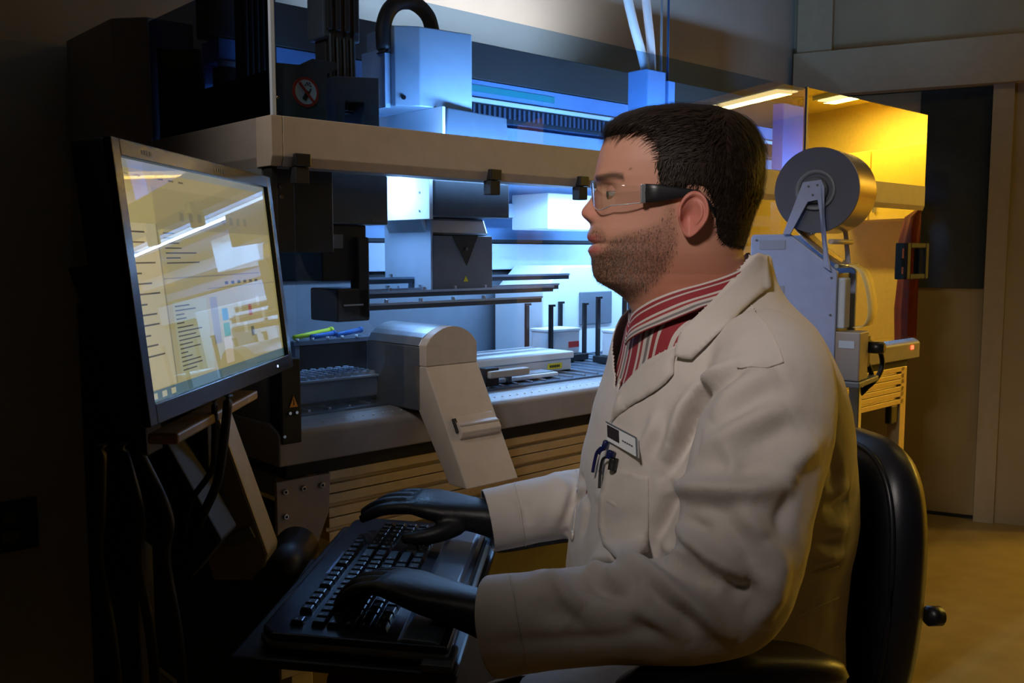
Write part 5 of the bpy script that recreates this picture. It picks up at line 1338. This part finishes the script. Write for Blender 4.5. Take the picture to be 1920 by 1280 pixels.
# ---- shirt with red, white and grey stripes
shirt_rows = [(r_[0], r_[1], r_[2] - 14, r_[3] - .012) for r_ in coat_rows if 560 <= r_[0] <= 1040]
shirt_rows[0] = (548, 1180, 1462, .086)
v_, f_ = grid_mesh(torso_rings(shirt_rows, 0.011, 0.038, 96, 8), True, False, False)
SHM = bpy.data.materials.new('striped_shirt'); SHM.use_nodes = True
def stripes(m, axis, freq, rot=0.0):
    nt = m.node_tree; b = nt.nodes['Principled BSDF']; b.inputs['Roughness'].default_value = 0.8
    tc = nt.nodes.new('ShaderNodeTexCoord'); sx = nt.nodes.new('ShaderNodeSeparateXYZ'); src = tc.outputs['Object']
    if rot:
        mp = nt.nodes.new('ShaderNodeMapping'); mp.inputs['Rotation'].default_value = rot; nt.links.new(src, mp.inputs['Vector']); src = mp.outputs['Vector']
    nt.links.new(src, sx.inputs['Vector'])
    mu = nt.nodes.new('ShaderNodeMath'); mu.operation = 'MULTIPLY'; mu.inputs[1].default_value = freq
    fr = nt.nodes.new('ShaderNodeMath'); fr.operation = 'FRACT'; nt.links.new(mu.outputs[0], fr.inputs[0])
    if axis: nt.links.new(sx.outputs[axis], mu.inputs[0])
    else:
        an = nt.nodes.new('ShaderNodeAttribute'); an.attribute_name = 'band'; nt.links.new(an.outputs['Fac'], mu.inputs[0])
    cr = nt.nodes.new('ShaderNodeValToRGB'); cr.color_ramp.interpolation = 'CONSTANT'
    cols = [(0, (.30, .025, .035)), (.30, (.62, .55, .52)), (.40, (.33, .05, .05)), (.50, (.60, .53, .50)), (.62, (.20, .18, .18)), (.72, (.60, .53, .50)), (.80, (.28, .03, .035)), (.92, (.58, .50, .47))]
    while len(cr.color_ramp.elements) < len(cols): cr.color_ramp.elements.new(0.5)
    for e_, (p_, c_) in zip(cr.color_ramp.elements, cols): e_.position = p_; e_.color = (*c_, 1)
    nt.links.new(fr.outputs[0], cr.inputs['Fac']); nt.links.new(cr.outputs['Color'], b.inputs['Base Color'])
stripes(SHM, 'Y', 17.0)
shirt = raw('shirt', v_, f_, SHM, None, True)
sbv = bvh_of(shirt.data)
own(shirt)
# shirt collar: a folded band around the neck, low in front and high at the nape
SHC = bpy.data.materials.new('striped_collar'); SHC.use_nodes = True; stripes(SHC, None, 1.0)
def neck_pt(py, t, out):
    f, b_, hw, xc = (tb_(tt, py) for tt in (prof_f, prof_b, hwid, xcen))
    P0 = PX(xc, py, YH); mpp = (PX(xc + 100, py, YH).x - P0.x) / 100; c, s = math.cos(t), math.sin(t)
    x = P0.x - (((xc - f) if c > 0 else (b_ - xc)) * mpp + out) * c; return Vector((x, YH + (hw + out) * s, P0.z))
for sg_, nm in ((-1, 'near'), (1, 'far')):
    rr = [[] for _ in range(12)]
    for i in range(41):
        u = i / 40; t = R(6 + 172 * u) * 1.0
        pyc = 604 - 128 * (u ** 0.85)      # collar edge height in the middle plane
        lowr = (30 + 12 * (1 - u), 0.017 + 0.006 * (1 - u))
        for j, (dp, out) in enumerate([(22, 0.004), (0, 0.006)] + [(-1 + (lowr[0] + 1) * q_ / 9, 0.0095 + (lowr[1] - 0.0095) * q_ / 9) for q_ in range(10)]):
            p = neck_pt(pyc + dp, t * sg_, out); rr[j].append(tuple(p))
    v_, f_ = grid_mesh(rr, False, False, False)
    o = raw('shirt_collar', v_, f_, SHC, None, True); bnd = o.data.attributes.new('band', 'FLOAT', 'POINT'); nn_ = len(rr[0])
    bnd.data.foreach_set('value', [(0.60 + 1.25 * max(0, i_ // nn_ - 1) / 10) for i_ in range(len(v_))]); own(o, shirt); md = o.modifiers.new('cloth', 'SOLIDIFY'); md.thickness = 0.0016
button('shirt_button', 1189, 677, sbv, 0.006, shirt, mat('cream_button', (0.70, 0.64, 0.45), 0.35))

# ---- trousers and shoes
TRO = mat('brown_trousers', (0.10, 0.035, 0.015), 0.8, var=0.15, bump=0.1, bscale=300)
for h, kn, ft in legs:
    v_, f_ = tube_geo([h - FW * 0.02, h.lerp(kn, .5), kn, kn.lerp(ft, .4), ft + Vector((0, 0, .03))], [.098, .088, .072, .066, .060], 28, 8)
    o = own(raw('trouser_leg', v_, f_, TRO, None, True))
    v_, f_ = tube_geo([ft - FW * .075 + Vector((0, 0, -.030)), ft - FW * .04 + Vector((0, 0, -.022)), ft + FW * .05 + Vector((0, 0, -.026)), ft + FW * .15 + Vector((0, 0, -.040)), ft + FW * .20 + Vector((0, 0, -.05))], [.022, .044, .045, .036, .014], 20, 5)
    own(raw('shoe', [(x, y, max(z, 0.002)) for x, y, z in v_], f_, BLACK, None, True))

# ---- gloved hands
GLV = mat('black_nitrile', (0.010, 0.010, 0.013), 0.45, var=0.15, bump=0.15, bscale=180)
def hand(name, wrist, knuck, mirror, bends, roll=0.0):
    st_ = ([], [])
    def pl(x, hw, ht, zo=0): return [(x, hw * math.copysign(abs(math.cos(t)) ** .75, math.cos(t)), zo + ht * math.copysign(abs(math.sin(t)) ** .85, math.sin(t))) for t in [2*math.pi*k/24 for k in range(24)]]
    v_, f_ = grid_mesh([pl(-.135, .033, .029), pl(-.115, .031, .026), pl(-.085, .035, .023), pl(-.05, .043, .020), pl(-.02, .045, .017, .001), pl(.004, .043, .0135), pl(.016, .039, .009, -.002)])
    add_geo(st_, v_, f_)
    for y0, segs, spread, bd, r0 in ((.031, (.043, .026, .021), .10, bends[0], .0102), (.0105, (.047, .030, .022), .03, bends[1], .0106), (-.0105, (.043, .028, .021), -.03, bends[2], .0102), (-.030, (.034, .021, .018), -.11, bends[3], .0092)):
        p = Vector((-.018, y0 * .95, -.001)); pts = [p, Vector((.004, y0, 0))]; ang = 0.0
        for L, b_ in zip(segs, bd):
            ang += R(b_); q = pts[-1] + Vector((math.cos(ang) * math.cos(spread), math.sin(spread) * math.cos(ang), -math.sin(ang))) * L; pts.append(q)
        v_, f_ = tube_geo(pts, [r0 * .9, r0 * 1.05, r0, r0 * .92, r0 * .70], 14, 5); add_geo(st_, v_, f_)
    p = Vector((-.078, .020, -.008)); d1 = Vector((.62, .70, -.30)).normalized(); d2 = Vector((.86, .42, -.30)).normalized(); d3 = Vector((.97, .10, -.22)).normalized()
    v_, f_ = tube_geo([p, p + d1 * .040, p + d1 * .040 + d2 * .034, p + d1 * .040 + d2 * .034 + d3 * .027], [.017, .0145, .0118, .0085], 16, 5); add_geo(st_, v_, f_)
    me = remeshed(name, st_[0], st_[1], 0.0032, 4, 0.5)
    d = (knuck - wrist); x = d.normalized(); yv = Vector((0, 0, 1)).cross(x).normalized(); zv = x.cross(yv)
    m_ = Matrix((x, yv, zv)).transposed().to_4x4(); m_.translation = knuck
    me.transform(m_ @ Matrix.Rotation(roll, 4, 'X') @ Matrix.Diagonal((1, -1 if mirror else 1, 1, 1)))
    if mirror: me.flip_normals()
    o = link(name, me, GLV, None, True); own(o); return o
gl = hand('glove', PX(905, 1150, 1.095), PX(742, 1092, 1.135), True, [(22, 30, 18), (20, 34, 20), (20, 34, 20), (22, 30, 18)], R(4))
gl['label'] = 'black glove on the hand nearest the camera'
gr = hand('glove', PX(930, 974, 1.43), PX(790, 940, 1.46), False, [(14, 16, 10), (12, 18, 10), (12, 18, 12), (14, 18, 12)], R(-6))
gr['label'] = 'black glove on the far hand beside the chute'

# ---- safety glasses
GLO = empty('safety_glasses', (0, 0, 0), 0, 'clear safety glasses with black temples worn by the man', 'glasses')
LENS = glass_mat('clear_lens', (0.97, 0.98, 0.98), 1.6, 2.0)
def lens_pt(u, v, sg_):
    # u 0 at the nose bridge, 1 at the hinge; v 0 bottom, 1 top
    a = R(4 + 85.9 * u); pxx = 1203 - (1203 - 1109) * math.cos(a) ** 0.80; y = 0.0765 * math.sin(a) ** 0.92
    top = 339 + 10 * u ** 2; bot = (372 + 22 * math.sin(math.pi * min(1, u * 1.5 + .12) / 1.25) ** .8) * (1 - u ** 3) + 380 * u ** 3
    py = bot + (top - bot) * v; p = PX(pxx + 3 * (1 - v), py, YH - y); return Vector((p.x, YH + sg_ * y, p.z))
for sg_ in (-1, 1):
    rr = [[tuple(lens_pt(0.03 + 0.97 * i / 28, j / 12, sg_)) for j in range(13)] for i in range(29)]
    v_, f_ = grid_mesh(rr, False, False, False)
    lo_ = raw('lens', v_, f_, LENS, GLO, True)
    md = lo_.modifiers.new('t', 'SOLIDIFY'); md.thickness = 0.0018
    bm = bmesh.new(); bm_tube(bm, [lens_pt(0.03 + 0.97 * i / 28, 0, sg_) for i in range(29)], 0.0008, 6); frombm('lens_rim', bm, mat('clear_rim', (0.55, 0.56, 0.58), 0.15, coat=.5), lo_, True)
    p0 = PX(1205, 363, YH - 0.079); bw = 0.0790
    box('hinge', (p0.x - .003, p0.x + .004), (YH + sg_ * bw - .003, YH + sg_ * bw + .002), (p0.z - .0125, p0.z + .0125), STEEL, GLO, 0.001)
    tp = [(1208, 362, .0800, .0125), (1235, 362, .0815, .0115), (1262, 362, .0825, .0085), (1290, 361, .0825, .0055), (1312, 364, .0815, .0050), (1330, 382, .0790, .0048), (1342, 402, .0765, .0045)]
    rr = []
    for px_, py_, yy, hh in tp:
        c = PX(px_, py_, YH - yy); rr.append([(c.x, YH + sg_ * (yy + .0014 * math.cos(t) * 1.4), c.z + hh * math.sin(t)) for t in [2*math.pi*k/12 for k in range(12)]])
    v_, f_ = grid_mesh(rr); raw('temple', v_, f_, BLACK, GLO, True)
box('nose_bridge', (PX(1109, 352, YH).x - .001, PX(1109, 352, YH).x + .003), (YH - .007, YH + .007), (PX(1109, 352, YH).z - .003, PX(1109, 352, YH).z + .004), LENS, GLO, .001)
# ---- name badge and pens on the coat
bdg = empty('name_badge', (0, 0, 0), 0, 'small silver framed name badge pinned above the chest pocket', 'badge')
def flatq(corners, off):
    P3 = [hit(bv1, x, y) for x, y in corners]; return [h + (n_ + (CAM0 - h).normalized()).normalized() * off for h, n_ in P3]
def plate(name, q, th, m, par):
    n_ = (q[1] - q[0]).cross(q[3] - q[0]).normalized()
    if n_.dot(CAM0 - q[0]) < 0: n_ = -n_
    vs = [p for p in q] + [p - n_ * th for p in q]
    return raw(name, vs, [(0,1,2,3), (7,6,5,4), (0,4,5,1), (1,5,6,2), (2,6,7,3), (3,7,4,0)], m, par)
q0 = flatq([(1142, 792), (1200, 823), (1201, 858), (1143, 826)], 0.007)
q0[2] = q0[1] + (q0[3] - q0[0])
plate('badge_plate', q0, 0.002, WHITE, bdg)
def bil(q, u, v, lift):
    n_ = (q[1] - q[0]).cross(q[3] - q[0]).normalized()
    if n_.dot(CAM0 - q[0]) < 0: n_ = -n_
    return q[0] + (q[1] - q[0]) * u + (q[3] - q[0]) * v + n_ * lift
def sub(name, u0, u1, v0, v1, lift, m): plate(name, [bil(q0, u0, v0, lift), bil(q0, u1, v0, lift), bil(q0, u1, v1, lift), bil(q0, u0, v1, lift)], lift * .9, m, bdg)
sub('badge_photo', 0.03, 0.42, 0.12, 0.78, 0.0008, mat('badge_dark', (0.03, 0.02, 0.02), 0.4, var=0.4, vscale=300))
for i in range(5): sub('badge_print', 0.52 + i * .07, 0.57 + i * .07, 0.52, 0.60, 0.0005, CHAR)
sub('badge_frame', 0, 1, -0.04, 0.03, 0.0014, STEEL); sub('badge_frame', 0.97, 1.02, 0, 1, 0.0014, STEEL)
NAVY = mat('navy_plastic', (0.010, 0.014, 0.085), 0.3, var=0.1)
def surf(pts, off): return [hit(bv1, x, y)[0] + (hit(bv1, x, y)[1] + (CAM0 - hit(bv1, x, y)[0]).normalized()).normalized() * off for x, y in pts]
p1_ = empty('ballpoint_pen', (0, 0, 0), 0, 'navy blue pen clipped left of the chest pocket', 'pen')
raw_t = surf([(1142, 826), (1139, 838), (1131, 850)], 0.008); tube('pen_cap', raw_t, 0.0042, NAVY, p1_, 10)
tube('pen_clip', surf([(1138, 838), (1128, 848), (1123, 865), (1119, 887)], 0.011), 0.0024, NAVY, p1_, 8)
tube('pen_barrel', surf([(1138, 840), (1133, 860), (1129, 884)], 0.006), 0.0035, mat('pen_white', (0.6, 0.6, 0.62), 0.3), p1_, 10)
p2_ = empty('marker_pen', (0, 0, 0), 0, 'black pen with navy top clipped into the chest pocket', 'pen')
tube('pen_top', surf([(1152, 846), (1150, 853), (1148, 860)], 0.008), 0.0060, NAVY, p2_, 10)
tube('pen_barrel', surf([(1156, 859), (1154, 869), (1152, 882)], 0.007), 0.0062, BLACK, p2_, 10)
tube('pen_clip', surf([(1146, 857), (1138, 862), (1134, 878), (1132, 900), (1131, 916)], 0.011), 0.0020, BLACK, p2_, 8)
